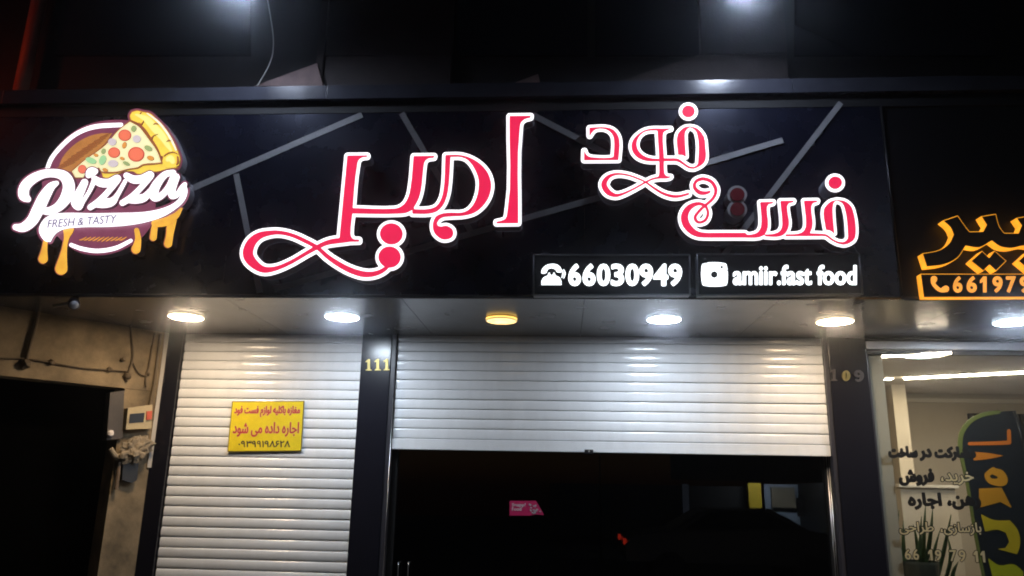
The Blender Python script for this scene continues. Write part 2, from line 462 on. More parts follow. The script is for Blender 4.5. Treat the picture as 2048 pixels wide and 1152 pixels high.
# ------------------------------------------------------------------ upper storey
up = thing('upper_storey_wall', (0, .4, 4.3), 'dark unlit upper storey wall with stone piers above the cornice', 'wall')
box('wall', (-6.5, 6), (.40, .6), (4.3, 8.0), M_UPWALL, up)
def slabs(px0, px1, Y, hs, m=M_STONE):
    x0 = atY(px0, 120, Y)[0]; x1 = atY(px1, 120, Y)[0]; z = 4.45
    for h in hs:
        box('stone_slab', (x0, x1), (Y+random.uniform(0, .004), Y+.09), (z, z+h-.006), m, up, .003); z += h
slabs(648, 902, .30, [.42, .5, .5, .6])
slabs(632, 646, .27, [.9, .9, .8])
slabs(1404, 1576, .30, [.38, .5, .5, .6])
pbox('floodlit_patch', [(508, 172), (634, 126), (646, 172)], .24, .29, mat('floodlit_stone_tone', (.17, .115, .11), .7, noise=.25, nscale=8, bump=.15, bscale=60), up)  # wedges imitate patches of floodlight on the wall, light put into shape and colour
pbox('floodlit_patch', [(1012, 172), (1076, 148), (1082, 172)], .24, .29, MATS['floodlit_stone_tone'], up)
pbox('floodlit_patch', [(1210, 172), (1402, 108), (1576, 120), (1576, 172)], .24, .29, M_STONE, up)
M_SHUT = mat('dark_window', (.012, .014, .02), .25)
for a, b in [(110, 500), (915, 1175), (1190, 1398), (1590, 1990)]:
    pbox('window', [(a, -120), (b, -120), (b, 110), (a, 110)], .375, .41, M_SHUT, up)
x0 = atY(46, 80, .2)[0]
tube('drain_pipe', [(x0, .28, 4.45), (x0+.01, .28, 7)], .055, mat('pipe_paint', (.3, .12, .08), .5), up, 14)
tube('cable', [atY(x, y, .2) for x, y in catmull([(514, 172), (528, 150), (540, 125), (546, 100), (545, 60), (530, -30)], 5)], .005, mat('pale_cable', (.35, .34, .32), .6), up)

# ------------------------------------------------------------------ floodlights over the cornice
def flood(px, label):
    c = atY(px, -19, -.55); c = np.array(c)
    t = thing('floodlight', (c[0], c[1], c[2]), label, 'floodlight', 'floodlights over the sign')
    n = Vector((0, .06, -1.0)).normalized(); e = Vector((1, 0, 0)); v = n.cross(e)
    def quad(w, h, d0, d1, nm, m):
        vs = []
        for d, s in ((d0, 1.0), (d1, .8)):
            for sx, sy in ((-1, -1), (1, -1), (1, 1), (-1, 1)):
                vs.append(Vector(c)+e*sx*w*s+v*sy*h*s+n*d)
        return link(nm, mesh_from(nm, vs, [(0, 1, 2, 3), (7, 6, 5, 4), (0, 4, 5, 1), (1, 5, 6, 2), (2, 6, 7, 3), (3, 7, 4, 0)]), m, t)
    quad(.11, .085, -.001, -.055, 'housing', M_DARKM)
    quad(.095, .07, .002, .0005, 'lens', mat('flood_lens', (.8, .8, .8), .3, emit=(.70, .80, 1.0), es=215))
    p = Vector(c)-n*.05
    tube('arm', [p, p+Vector((0, .02, .5)), (c[0], .4, c[2]+1.0)], .014, M_DARKM, t)
    return t
flood(470, 'left floodlight on an arm above the red name letters')
flood(1492, 'right floodlight on an arm above the smaller red words')
# assumed red lamp, outside the view, added to redden the left wall and cornice
t = thing('assumed_red_light', (-4.9, -.2, 4.75), 'assumed red lamp outside the view, added to redden the far left wall and cornice', 'assumed light')
tube('tube', [(-4.95, -.35, 4.42), (-4.95, -.35, 4.75)], .018, mat('assumed_red_glow', (.5, .05, .02), .4, emit=(1, .10, .03), es=45), t)
box('holder', (-4.98, -4.92), (-.33, .4), (4.7, 4.73), M_DARKM, t)

# ================================================================== SIGN LETTERS
fA = Frame(470, 300, 4.2667); fB = Frame(790, 210, 3.9733); fC = Frame(1150, 200, 5.2367); fD = Frame(1340, 330, 5.2513)
YF = -.105
def lit_letter(label, prims, subs=(), off=6.8, lit=True, grp='red and white box letters on the fascia', rise=0):
    s = Shape(prims, subs, pad=14, g=1.0)
    lo, hi = prim_bounds(prims); b = atY((lo[0]+hi[0])/2, hi[1], 0)
    t = thing('sign_letter', (b[0], 0, b[2]), label, 'sign letter', grp)
    s.obj('casing', YF+.001+rise, -.002, M_CASING, t, off=off, face=False)
    wf = s.obj('white_face', YF+rise, YF+.004+rise, [M_WHITE_LIT if lit else M_RIM_OFF, M_CASING], t, off=off)
    s.obj('red_face', YF-.006+rise, YF+rise, [M_RED_LIT if lit else M_RED_OFF, M_RED_EDGE], wf, off=.55, unproj=YF+rise)
    return t
lit_letter('tall red letter alef with white outline, highest of the big name letters',
    [fB.poly([(912, 92), (1077, 90), (1075, 100), (1030, 112), (1000, 140), (990, 185), (978, 938), (808, 940), (808, 931), (850, 922), (880, 905), (893, 868)])])
lit_letter('wide joined red letters with looping tail and two round dots, left of the tall alef', [
    fA.stroke([(960, 770, 16), (860, 778, 20), (780, 795, 17), (700, 832, 15), (600, 888, 13), (480, 958, 13), (350, 1012, 16), (240, 1020, 26), (150, 960, 38), (112, 885, 42), (140, 795, 36), (210, 733, 26), (310, 708, 17), (400, 708, 14), (500, 733, 14), (600, 778, 15), (700, 832, 15), (790, 910, 17), (880, 972, 20), (980, 1025, 22), (1080, 1058, 23), (1160, 1062, 20), (1230, 1045, 17), (1290, 1008, 14), (1320, 960, 12)]),
    fA.poly([(962, 52), (1127, 50), (1127, 57), (1085, 62), (1052, 88), (1040, 135), (1003, 500), (1000, 545), (985, 690), (990, 740), (1015, 765), (1058, 768), (1058, 781), (960, 783), (880, 790), (870, 765), (895, 755)]),
    fA.poly([(990, 499), (1370, 505), (1420, 498), (1460, 470), (1530, 500), (1460, 535), (1400, 542), (990, 541)]),
    fB.poly([(150, 410), (310, 408), (308, 418), (262, 425), (235, 450), (225, 500), (208, 660), (188, 740), (150, 812), (132, 835), (60, 858), (0, 863), (-40, 863), (-40, 828), (0, 827), (30, 820), (75, 790), (108, 735), (126, 660)]),
    fB.poly([(403, 402), (520, 402), (600, 425), (680, 475), (735, 540), (760, 610), (762, 660), (740, 740), (690, 810), (630, 855), (550, 878), (440, 885), (380, 892), (350, 910), (332, 940), (342, 965), (370, 970), (402, 963), (432, 972), (455, 992), (462, 1022), (450, 1050), (420, 1065), (380, 1066), (340, 1045), (312, 1010), (303, 960), (310, 920), (330, 888), (370, 868), (420, 860), (540, 857), (580, 840), (620, 800), (650, 740), (668, 650), (665, 590), (645, 530), (610, 470), (570, 430), (520, 412), (440, 412), (420, 680), (405, 742), (378, 800), (330, 845), (270, 862), (140, 863), (140, 832), (270, 830), (330, 808), (368, 752), (386, 690)]),
    fA.ell(1335, 717, 95, 88), fA.ell(1320, 915, 93, 88)], off=6.9)
lit_letter('red letter dal with white outline, open to the left beside the stripe',
    [fC.poly([(153, 296), (320, 292), (390, 312), (440, 362), (462, 430), (452, 628), (97, 630), (98, 535), (115, 575), (150, 600), (200, 608), (385, 607), (405, 600), (412, 430), (398, 370), (360, 325), (310, 302), (260, 298), (215, 306), (180, 335), (154, 375)])], off=6.5)
lit_letter('joined red letters of the upper small word with a looping tail below', [
    fC.poly([(880, 304), (800, 306), (730, 322), (670, 358), (618, 410), (594, 470), (606, 540), (650, 596), (720, 630), (780, 640), (885, 640), (885, 622), (790, 615), (720, 590), (665, 540), (642, 470), (660, 400), (700, 350), (760, 322), (880, 318)]),
    fC.poly([(865, 306), (1000, 303), (960, 315), (925, 338), (918, 380), (928, 600), (930, 740), (938, 782), (960, 802), (1000, 805), (985, 815), (865, 820), (880, 790), (885, 740)]),
    fC.stroke([(925, 628, 12), (1000, 628, 12), (1075, 632, 11), (1130, 665, 8), (1190, 705, 7), (1240, 713, 6)]),
    fC.poly([(1075, 370), (1105, 325), (1150, 292), (1205, 283), (1172, 305), (1150, 345), (1148, 420), (1158, 592), (1130, 576), (1082, 572)]),
    fC.poly([(1205, 283), (1270, 300), (1320, 345), (1350, 400), (1362, 500), (1365, 620), (1345, 660), (1290, 700), (1240, 718), (1200, 712), (1250, 705), (1285, 675), (1293, 630), (1280, 350), (1255, 310)]),
    fC.stroke([(900, 812, 8), (820, 826, 6), (740, 862, 6), (620, 930, 6), (500, 985, 9), (420, 1000, 15), (345, 965, 26), (304, 895, 27), (322, 838, 22), (370, 795, 13), (450, 776, 7), (560, 790, 5), (660, 825, 5), (740, 862, 5), (820, 920, 8), (920, 980, 10), (1020, 1010, 12), (1100, 1008, 10), (1185, 985, 8)])], off=6.4)
lit_letter('round lit red dot at the top of the fascia under the right floodlight', [fC.ell(1187, 121, 64, 58)], off=7.0, rise=-.03)
lit_letter('joined red letters of the lower small word with a curled flourish at left', [
    fD.stroke([(415, 283, 9), (370, 297, 14), (310, 290, 18), (264, 250, 15), (256, 205, 14), (284, 165, 14), (350, 147, 14), (430, 175, 14), (475, 240, 15), (478, 295, 14), (452, 350, 13), (400, 402, 12), (340, 450, 12), (285, 510, 13), (262, 552, 13), (280, 593, 12), (320, 604, 10), (370, 580, 12), (395, 530, 12), (395, 480, 10), (365, 428, 11), (300, 408, 14), (232, 428, 22), (180, 472, 30), (152, 540, 35), (167, 620, 36), (220, 688, 32), (290, 728, 26), (380, 739, 22), (500, 739, 22), (780, 739, 22)]),
    fD.poly([(948, 395), (1082, 392), (1075, 402), (1035, 410), (1016, 440), (1015, 500), (1025, 600), (1018, 680), (990, 735), (930, 758), (780, 761), (780, 737), (860, 734), (920, 710), (953, 660), (962, 600)]),
    fD.poly([(1160, 382), (1295, 380), (1290, 390), (1247, 400), (1228, 430), (1230, 500), (1245, 600), (1238, 660), (1205, 720), (1150, 748), (1000, 748), (1000, 735), (1090, 727), (1150, 700), (1177, 650), (1180, 590)]),
    fD.poly([(1408, 380), (1545, 378), (1540, 388), (1500, 398), (1482, 430), (1480, 490), (1492, 590), (1488, 660), (1462, 722), (1580, 726), (1580, 745), (1215, 747), (1215, 733), (1340, 727), (1395, 705), (1424, 660), (1430, 600)]),
    fD.poly([(1618, 470), (1640, 430), (1690, 388), (1755, 372), (1722, 390), (1706, 430), (1703, 500), (1720, 716), (1690, 690), (1640, 680), (1632, 640)]),
    fD.stroke([(1570, 735, 9), (1640, 742, 7), (1700, 785, 6), (1760, 815, 6), (1800, 822, 8)]),
    fD.poly([(1755, 372), (1830, 385), (1890, 430), (1918, 490), (1945, 720), (1930, 780), (1880, 820), (1820, 835), (1770, 822), (1840, 805), (1868, 770), (1870, 720), (1838, 460), (1810, 400)])], off=6.4)
lit_letter('round lit red dot above the right end of the lower small word', [fD.ell(1733, 188, 68, 62)], off=7.0, rise=-.03)
lit_letter('pair of unlit dark red round dots left of the lower small word', [fD.ell(705, 312, 74, 66), fD.ell(707, 466, 74, 67)], off=5.6, lit=False, rise=-.02)

# ================================================================== PIZZA EMBLEM
p1 = Frame(0, 190, 2.809); p2 = Frame(20, 310, 5.535); p3 = Frame(130, 210, 6.777)
def lit(name, col, es=1.0, noise=0.0):
    return mat(name, tuple(.4*c for c in col), .45, emit=col, es=es, noise=noise, nscale=12)
E_MAROON = lit('lit_maroon', (.22, .052, .10), 1.0, .15)
E_WHITE = lit('lit_emblem_white', (1, .95, 1.0), 1.6)
E_CHEESE = lit('lit_cheese', (1.0, .92, .52), 1.0, .05)
E_CRUST = lit('lit_crust', (1.0, .70, .09), 1.0, .12)
E_CRUSTL = lit('lit_crust_light', (1.0, .90, .28), 1.0, .05)
E_BROWN = lit('lit_brown_line', (.40, .12, .04), .9)
E_PEP = lit('lit_pepperoni', (.95, .20, .11), 1.0, .08)
E_PEPD = lit('lit_pepperoni_edge', (.62, .06, .05), 1.0)
E_MUSH = lit('lit_mushroom', (.68, .58, .60), 1.0, .1)
E_GREEN = lit('lit_olive_green', (.36, .44, .18), 1.0, .1)
E_BASIL = lit('lit_basil', (.40, .72, .36), 1.0, .1)
E_ORANGE = lit('lit_orange', (.90, .36, .07), .9, .1)
E_ORANGE2 = lit('lit_burnt_orange', (.42, .13, .07), .9)
E_DRIP = lit('lit_cheese_drip', (1.0, .50, .06), .95, .2)
E_GREY = lit('lit_grey_lettering', (.20, .17, .30), 1.0)
E_SIDE = mat('emblem_edge', (.05, .03, .045), .5)
pz_b = atY(210, 560, 0)
PZ = thing('pizza_emblem', (pz_b[0], 0, pz_b[2]), 'glowing round pizza emblem with slice, white script and dripping cheese at the left end', 'lit emblem')
script = [
    p2.stroke([(515, 312, 20), (450, 355, 40), (375, 470, 58), (312, 600, 60), (245, 725, 55), (150, 800, 45), (60, 798, 26)]),
    p2.stroke([(200, 490, 26), (152, 445, 52), (165, 350, 52), (250, 265, 48), (380, 208, 40), (520, 205, 42), (615, 250, 54), (652, 350, 60), (620, 470, 58), (540, 570, 46), (440, 620, 38), (360, 615, 30)]),
    p2.stroke([(825, 305, 34), (780, 400, 42), (728, 515, 48), (762, 575, 30), (810, 510, 18), (880, 400, 16), (925, 300, 22)]),
    p2.stroke([(868, 225, 24), (900, 190, 46), (945, 180, 24)]),
    p2.stroke([(935, 262, 26), (1000, 305, 40), (1100, 308, 40), (1190, 262, 34), (1100, 390, 26), (985, 510, 28), (890, 578, 27)]),
    p2.stroke([(960, 545, 30), (1050, 535, 45), (1130, 515, 38), (1190, 440, 20), (1275, 290, 16)]),
    p2.stroke([(1290, 228, 28), (1365, 270, 38), (1460, 265, 38), (1555, 222, 34), (1460, 350, 25), (1345, 465, 28), (1245, 530, 27)]),
    p2.stroke([(1315, 495, 30), (1400, 490, 42), (1490, 468, 36), (1560, 385, 20)]),
    p2.stroke([(1805, 195, 26), (1720, 215, 30), (1640, 300, 40), (1590, 400, 48), (1605, 468, 40), (1680, 445, 30), (1760, 350, 28), (1815, 220, 26)]),
    p2.stroke([(1840, 245, 32), (1795, 370, 36), (1795, 448, 32), (1855, 435, 25), (1905, 365, 25), (1935, 325, 18)]),
]
ribbon = [p2.poly([(1940, 320), (1962, 370), (1962, 430), (1920, 520), (1830, 600), (1700, 680), (1500, 745), (1300, 780), (1100, 795), (800, 800), (600, 822), (520, 860), (480, 905), (450, 962), (400, 958), (345, 905), (320, 835), (342, 755), (400, 690), (500, 652), (640, 640), (900, 645), (1200, 640), (1500, 628), (1700, 585), (1830, 520), (1895, 440), (1905, 380)])]
disc = [p1.poly([(248, 470), (262, 425), (298, 345), (365, 262), (445, 202), (540, 165), (680, 152), (790, 165), (850, 300), (860, 500), (850, 700), (800, 780), (740, 828), (650, 872), (550, 888), (450, 872), (385, 835), (330, 780), (290, 700)])]
crust_p = p3.poly([(880, 140), (910, 92), (980, 76), (1060, 95), (1150, 112), (1250, 200), (1350, 300), (1440, 430), (1500, 550), (1535, 640), (1562, 740), (1545, 820), (1480, 850), (1360, 850), (1310, 790), (1330, 700), (1300, 690), (1260, 590), (1180, 460), (1090, 330), (1030, 270), (960, 235), (890, 200)])
cheese_p = p3.poly([(880, 222), (720, 345), (560, 530), (420, 640), (280, 735), (90, 900), (140, 985), (250, 985), (290, 920), (460, 850), (500, 915), (700, 915), (850, 870), (980, 850), (1060, 805), (1310, 790), (1280, 690), (1230, 590), (1150, 480), (1070, 370), (1000, 290)])
under_p = p3.poly([(500, 905), (515, 975), (580, 998), (645, 960), (720, 930), (830, 897), (930, 900), (980, 932), (1050, 932), (1120, 902), (1250, 900), (1400, 862), (1530, 850), (1310, 795), (1060, 805), (980, 850), (850, 870), (700, 912)])
drips = [p1.stroke([(256, 820, 12), (250, 870, 16), (243, 920, 26)]), p1.stroke([(385, 755, 30), (372, 810, 14), (360, 880, 16), (345, 975, 34)]), p1.stroke([(768, 760, 14), (776, 810, 17), (765, 866, 25)]),
         p1.stroke([(872, 715, 16), (862, 800, 19)]), p1.stroke([(965, 700, 28), (955, 780, 20), (945, 835, 22)]), p1.stroke([(870, 722, 20), (930, 712, 24), (985, 680, 18), (1018, 640, 7)])]
YP = -.075
back = Shape(script+ribbon+disc+[crust_p, cheese_p, under_p], pad=16, g=1.0)
back.obj('casing', YP+.001, -.002, M_CASING, PZ, off=4.5, face=False)
bk = back.obj('maroon_backing', YP, YP+.005, [E_MAROON, E_SIDE], PZ, off=4.5)
for k_, d in enumerate(drips):                # each drip its own plate with a casing
    ds = Shape([d], pad=8, g=.8)
    cd = ds.obj('cheese_drip', YP-.004-.0012*k_, YP+.007, [E_DRIP, E_SIDE], PZ)
    ds.obj('drip_casing', YP+.0115+.001*k_, -.002, E_SIDE, PZ, off=1.6, face=False)
    ds.obj('drip_outline', YP+.008+.0006*k_, YP+.012+.001*k_, [E_ORANGE2, E_SIDE], PZ, off=1.8)
Shape([p1.stroke([(258, 440, 11), (290, 355, 12), (360, 273, 12), (440, 212, 12), (540, 177, 13), (680, 168, 12)])], pad=6, g=.8).obj('white_ring', YP-.003, YP, [E_WHITE, E_SIDE], PZ)
Shape([p1.stroke([(400, 842, 11), (460, 864, 12), (550, 876, 12), (650, 860, 12), (735, 818, 10)])], pad=6, g=.8).obj('white_ring', YP-.003, YP, [E_WHITE, E_SIDE], PZ)
Shape([p1.poly([(325, 420), (352, 350), (410, 285), (480, 240), (560, 216), (632, 214), (600, 262), (540, 318), (470, 372), (410, 432)])], pad=5, g=.8).obj('hatched_field', YP-.003, YP, [lit('lit_hatch_field', (.50, .20, .055), 1.0, .15), E_SIDE], PZ)
for k in range(11):
    t = k/10; x0, y0 = 590-235*t, 226+178*t; L = 70+115*min(1, 2.2*t)*(1-.25*t)
    a = (x0-L*.42, y0+L*.17); b = (x0+L*.42, y0-L*.17)
    Shape([p1.stroke([(*a, 2), ((a[0]+b[0])/2, (a[1]+b[1])/2, 2.6), (*b, 1.5)], 3)], pad=4, g=.5).obj('hatch_line', YP-.006, YP-.003, [E_BROWN, E_SIDE], PZ)
for k in range(10):
    x = 462+k*25; Shape([p1.stroke([(x-16, 824-2*abs(k-5), 2), (x, 812, 4.5), (x+24, 798, 2)], 3)], pad=4, g=.6).obj('hatch_line', YP-.0045, YP, [E_ORANGE, E_SIDE], PZ)
Shape([crust_p, cheese_p, under_p], pad=6, g=.8).obj('slice_outline', YP-.006, YP, [E_BROWN, E_SIDE], PZ, off=1.6)
Shape([under_p], pad=4, g=.8).obj('cheese_edge', YP-.009, YP-.006, [E_CRUST, E_SIDE], PZ)
CHZ = Shape([cheese_p], pad=4, g=.8).obj('cheese', YP-.011, YP-.006, [E_CHEESE, E_SIDE], PZ, off=-.6)
CRU = Shape([crust_p], pad=4, g=.8).obj('crust', YP-.013, YP-.006, [E_CRUST, E_SIDE], PZ, off=-.4)
Shape([p3.stroke([(960, 130, 12), (1100, 190, 42), (1210, 310, 52), (1320, 430, 48), (1400, 560, 30), (1440, 620, 14)]), p3.stroke([(1390, 740, 30), (1430, 720, 42), (1460, 770, 30)])], pad=4, g=.8).obj('crust_highlight', YP-.0155, YP-.013, [E_CRUSTL, E_SIDE], CRU)
Shape([p3.stroke([(1110, 112, 7), (1250, 215, 13), (1350, 330, 14), (1440, 470, 15), (1505, 610, 10)])], pad=4, g=.8).obj('crust_rim', YP-.0165, YP-.013, [lit('lit_cream', (1, .93, .74), 1.05), E_SIDE], CRU)
for q in [[(1000, 235, 4), (1030, 262, 10), (1060, 225, 5), (1065, 205, 2)], [(1150, 430, 5), (1170, 455, 13), (1200, 415, 6), (1270, 390, 2)], [(1190, 265, 2), (1225, 250, 9), (1262, 255, 4)], [(1370, 500, 2), (1405, 478, 9), (1440, 485, 3)], [(1010, 120, 2), (1030, 100, 7)], [(1340, 690, 6), (1400, 650, 8), (1470, 640, 7), (1530, 665, 5)], [(1525, 700, 10), (1530, 770, 14), (1510, 810, 6)]]:
    Shape([p3.stroke(q)], pad=4, g=.6).obj('crust_crease', YP-.0195, YP-.013, [E_BROWN, E_SIDE], CRU)
Shape([p3.stroke([(890, 208, 7), (1030, 278, 9), (1150, 460, 10), (1250, 610, 9), (1312, 780, 9)]), p3.stroke([(1312, 785, 9), (1180, 800, 10), (1060, 810, 10), (980, 852, 9), (850, 872, 9), (700, 912, 10), (540, 915, 11), (500, 905, 8)])], pad=4, g=.8).obj('brown_line', YP-.0175, YP-.011, [E_BROWN, E_SIDE], PZ)
def topping(nm, x, y, rx, ry, m, m2=None, rot=0):
    if m2: Shape([p3.ell(x, y, rx, ry, rot)], pad=4, g=.6).obj(nm+'_rim', YP-.0135, YP-.011, [m2, E_SIDE], CHZ)
    k = .86 if m2 else 1
    Shape([p3.ell(x, y, rx*k, ry*k, rot)], pad=4, g=.6).obj(nm, YP-.0155, YP-.011, [m, E_SIDE], CHZ)
for x, y, a, b in [(810, 410, 88, 78), (665, 645, 82, 72), (965, 668, 112, 100), (232, 870, 58, 60)]:
    topping('pepperoni', x, y, a, b, E_PEP, E_PEPD)
for x, y, a, b in [(640, 500, 56, 50), (972, 458, 56, 52), (650, 792, 70, 50)]: topping('mushroom', x, y, a, b, E_MUSH)
for x, y, a, b in [(930, 320, 36, 44), (1128, 585, 58, 36), (830, 792, 52, 26), (520, 625, 30, 40)]: topping('olive', x, y, a, b, E_GREEN, rot=.4)
topping('basil_leaf', 352, 752, 76, 42, E_BASIL, rot=.3); topping('basil_leaf', 508, 745, 46, 70, E_BASIL, rot=.4)
for x, y, a, b in [(805, 545, 30, 46), (1160, 720, 50, 32), (775, 725, 34, 22), (545, 880, 40, 24), (420, 680, 34, 22)]: topping('pepper_bit', x, y, a, b, E_ORANGE, E_BROWN, rot=.3)
sh_s = Shape(script, pad=8, g=.7)
scs = sh_s.obj('script_shadow', YP-.0185, YP, [E_MAROON, E_SIDE], PZ, off=3.2)
sh_s.obj('script_lettering', YP-.024, YP-.0185, [E_WHITE, E_SIDE], scs, off=1.1)
RIB = Shape(ribbon, pad=6, g=.8).obj('ribbon', YP-.0255, YP-.0185, [E_WHITE, E_SIDE], PZ)
Shape(text_prims('FRESH & TASTY', 20+425/5.535, 20+1170/5.535, 310+688/5.535, 310+778/5.535, lean=-.18, slope=-.075), pad=4, g=.35).obj('ribbon_lettering', YP-.028, YP-.0255, [E_GREY, E_SIDE], RIB, off=.15, tol=.06)

# ================================================================== LIGHT BOXES WITH PHONE NUMBER AND HANDLE
L_ = Frame(1060, 490, 3.012)
E_TXT = lit('lit_cool_white', (.92, .97, 1.0), 2.0)
M_BOXF = mat('black_gloss_face', (.008, .008, .013), .22)
M_BOXE = mat('box_edge_grey', (.16, .16, .18), .38, metal=.4)
def light_box(quad, label):
    YB = -.085; q = XZ(L_.p(quad), YB); b = q.mean(0)
    t = thing('light_box', (b[0], 0, q[:, 1].min()), label, 'light box', 'light boxes under the letters')
    prism('housing', q, YB+.006, -.002, M_BOXE, t, .003)
    c = q.mean(0); qi = [c+(p-c)*np.array([.985, .94]) for p in q]
    fc = prism('face', qi, YB+.0035, YB+.02, M_BOXF, t)
    for i in range(4):
        a, d = q[i], q[(i+1) % 4]; tube('frame_edge', [(a[0], YB+.004, a[1]), (d[0], YB+.004, d[1])], .0045, M_BOXE, t, 6)
    return t, fc, YB
t1, f1, YB = light_box([(22, 58), (962, 58), (966, 300), (20, 302)], 'black light box with white telephone icon and number 66030949')
for i, ch in enumerate('66030949'):
    xs = [(232, 306), (318, 394), (404, 482), (488, 566), (576, 656), (660, 740), (742, 832), (834, 915)][i]
    pr = text_prims(ch, 1060+(xs[0]+5)/3.012, 1060+(xs[1]-5)/3.012, 490+119/3.012, 490+241/3.012)
    Shape(pr, pad=6, g=.5).obj('digit', YB, YB+.0034, [E_TXT, M_BOXF], f1, off=2.3, tol=.07)
tel = [L_.poly([(68, 170), (70, 150), (92, 125), (130, 113), (166, 119), (188, 142), (192, 160), (184, 166), (162, 164), (154, 150), (128, 140), (106, 148), (100, 168), (82, 174)]),
       L_.poly([(68, 241), (70, 214), (84, 194), (106, 184), (112, 166), (120, 166), (122, 180), (138, 180), (140, 166), (148, 166), (154, 184), (176, 194), (188, 214), (191, 241)])]
Shape(tel, [L_.stroke([(70, 231, 1.5), (189, 229, 1.5)])]+[L_.ell(112+13*i, 192+10*j, 2.6, 2.6) for i in range(3) for j in range(4)], pad=5, g=.4).obj('telephone_icon', YB, YB+.0034, [E_TXT, M_BOXF], f1, tol=.06)
for q in [[(192, 152, 3), (198, 172, 4), (192, 196, 3)], [(203, 148, 2.5), (211, 172, 4), (203, 200, 2.5)]]:
    Shape([L_.stroke(q)], pad=4, g=.4).obj('ring_mark', YB, YB+.0034, [E_TXT, M_BOXF], f1, tol=.06)
t2, f2, YB = light_box([(1006, 54), (1984, 52), (2006, 296), (1012, 302)], 'black light box with white camera icon reading amiir.fast food')
pr = text_prims('amiir.fast food', 1060+1226/3.012, 1060+1964/3.012, 490+124/3.012, 490+238/3.012)
Shape(pr, pad=6, g=.45).obj('lettering', YB, YB+.0034, [E_TXT, M_BOXF], f2, off=1.65, tol=.06)
Shape([L_.poly([(1033, 130), (1038, 114), (1054, 108), (1166, 108), (1182, 114), (1187, 130), (1189, 228), (1184, 242), (1168, 247), (1056, 247), (1040, 242), (1035, 226)])],
      [L_.ell(1110, 178, 20, 20), L_.poly([(1147, 126), (1162, 126), (1162, 140), (1147, 140)], False), L_.stroke([(1030, 155, 1.6), (1076, 155, 1.6)]), L_.stroke([(1146, 153, 1.6), (1192, 153, 1.6)])]+[L_.stroke([(x, 106, 1.8), (x, 136, 1.8)]) for x in (1048, 1057, 1066)], pad=5, g=.4).obj('camera_icon', YB, YB+.0034, [E_TXT, M_BOXF], f2, tol=.06)

# ================================================================== ORANGE SIGN NEXT DOOR
fR = Frame(1700, 400, 3.6006)
E_OR = mat('lit_orange_side', (.4, .15, .02), .5, emit=(1.0, .40, .024), es=1.15, noise=.3, nscale=9)
E_ORT = mat('lit_orange_digits', (.4, .2, .05), .5, emit=(1.0, .40, .06), es=1.05, noise=.2, nscale=9)
M_OFACE = mat('black_letter_face', (.008, .006, .006), .5)
def side_lit(name, prims, label, d=.062, cat='sign letter', grp=None):
    s = Shape(prims, pad=8, g=1.0); lo, hi = prim_bounds(prims); b = atY(lo[0], hi[1], 0)
    t = thing(name, (b[0], 0, b[2]), label, cat, grp)
    s.obj('glowing_side', -d, .004, E_OR, t, off=0, face=False)
    s.obj('lit_rim', -d-.001, -d, [E_OR, E_OR], t, off=0, unproj=-d)
    s.obj('face', -d-.004, -d-.001, [M_OFACE, M_OFACE], t, off=-1.3, unproj=-d)
    return t
side_lit('sign_lettering', [fR.poly([(665, 150), (775, 112), (830, 190), (860, 228), (955, 226), (980, 180), (942, 118), (1050, 100), (1075, 190), (1110, 238), (1210, 238), (1232, 185), (1195, 130), (1300, 112), (1330, 200), (1360, 240), (1460, 236), (1482, 180), (1450, 125), (1550, 110), (1600, 240), (1700, 330), (1600, 350), (1500, 335), (1400, 300), (1330, 340), (1253, 332), (1160, 350), (1080, 338), (1020, 297), (930, 345), (832, 333), (822, 350), (770, 422), (680, 466), (550, 484), (518, 385), (640, 360), (712, 310), (742, 250), (720, 200)], corner=38)],
    'wavy black letters with glowing orange sides at the far right')
for dx, nm in ((0, 'left'), (340, 'right')):
    side_lit('sign_dots', [fR.poly([(868+dx, 440), (950+dx, 366), (1000+dx, 415), (1040+dx, 364), (1126+dx, 440), (1050+dx, 514), (1003+dx, 470), (958+dx, 514)], False)], 'pair of diamond dots with orange glow under the wavy letters' if dx == 0 else 'diamond dots with orange glow cut by the right edge', grp='diamond dots of the orange sign')
tb = side_lit('number_box', [fR.poly([(505, 532), (1900, 532), (1900, 700), (528, 704)], False)], 'black number plate with orange glowing edge and digits 661979', .05, 'sign box')
xs = 742
for ch, w in zip('66197911', (82, 88, 62, 88, 84, 88, 62, 62)):
    ww = w*.80
    pr = text_prims(ch, 1700+(xs+5)/3.6, 1700+(xs+ww-3 if ch != '1' else xs+26)/3.6, 400+554/3.6, 400+662/3.6)
    if ch == '1': pr = [fR.poly([(xs+22, 550), (xs+46, 550), (xs+46, 666), (xs+20, 666), (xs+20, 590), (xs-2, 600), (xs-2, 578)], False)]; xs += 88; o = 0
    else: xs += 98; o = 1.6
    Shape(pr, pad=6, g=.5).obj('digit', -.060, -.0565, [E_ORT, M_OFACE], tb, off=o, tol=.07)
Shape([fR.stroke([(605, 570, 24), (600, 600, 14), (625, 632, 14), (655, 650, 14), (690, 640, 24)])], pad=5, g=.5).obj('handset_icon', -.060, -.0565, [E_ORT, M_OFACE], tb, tol=.07)

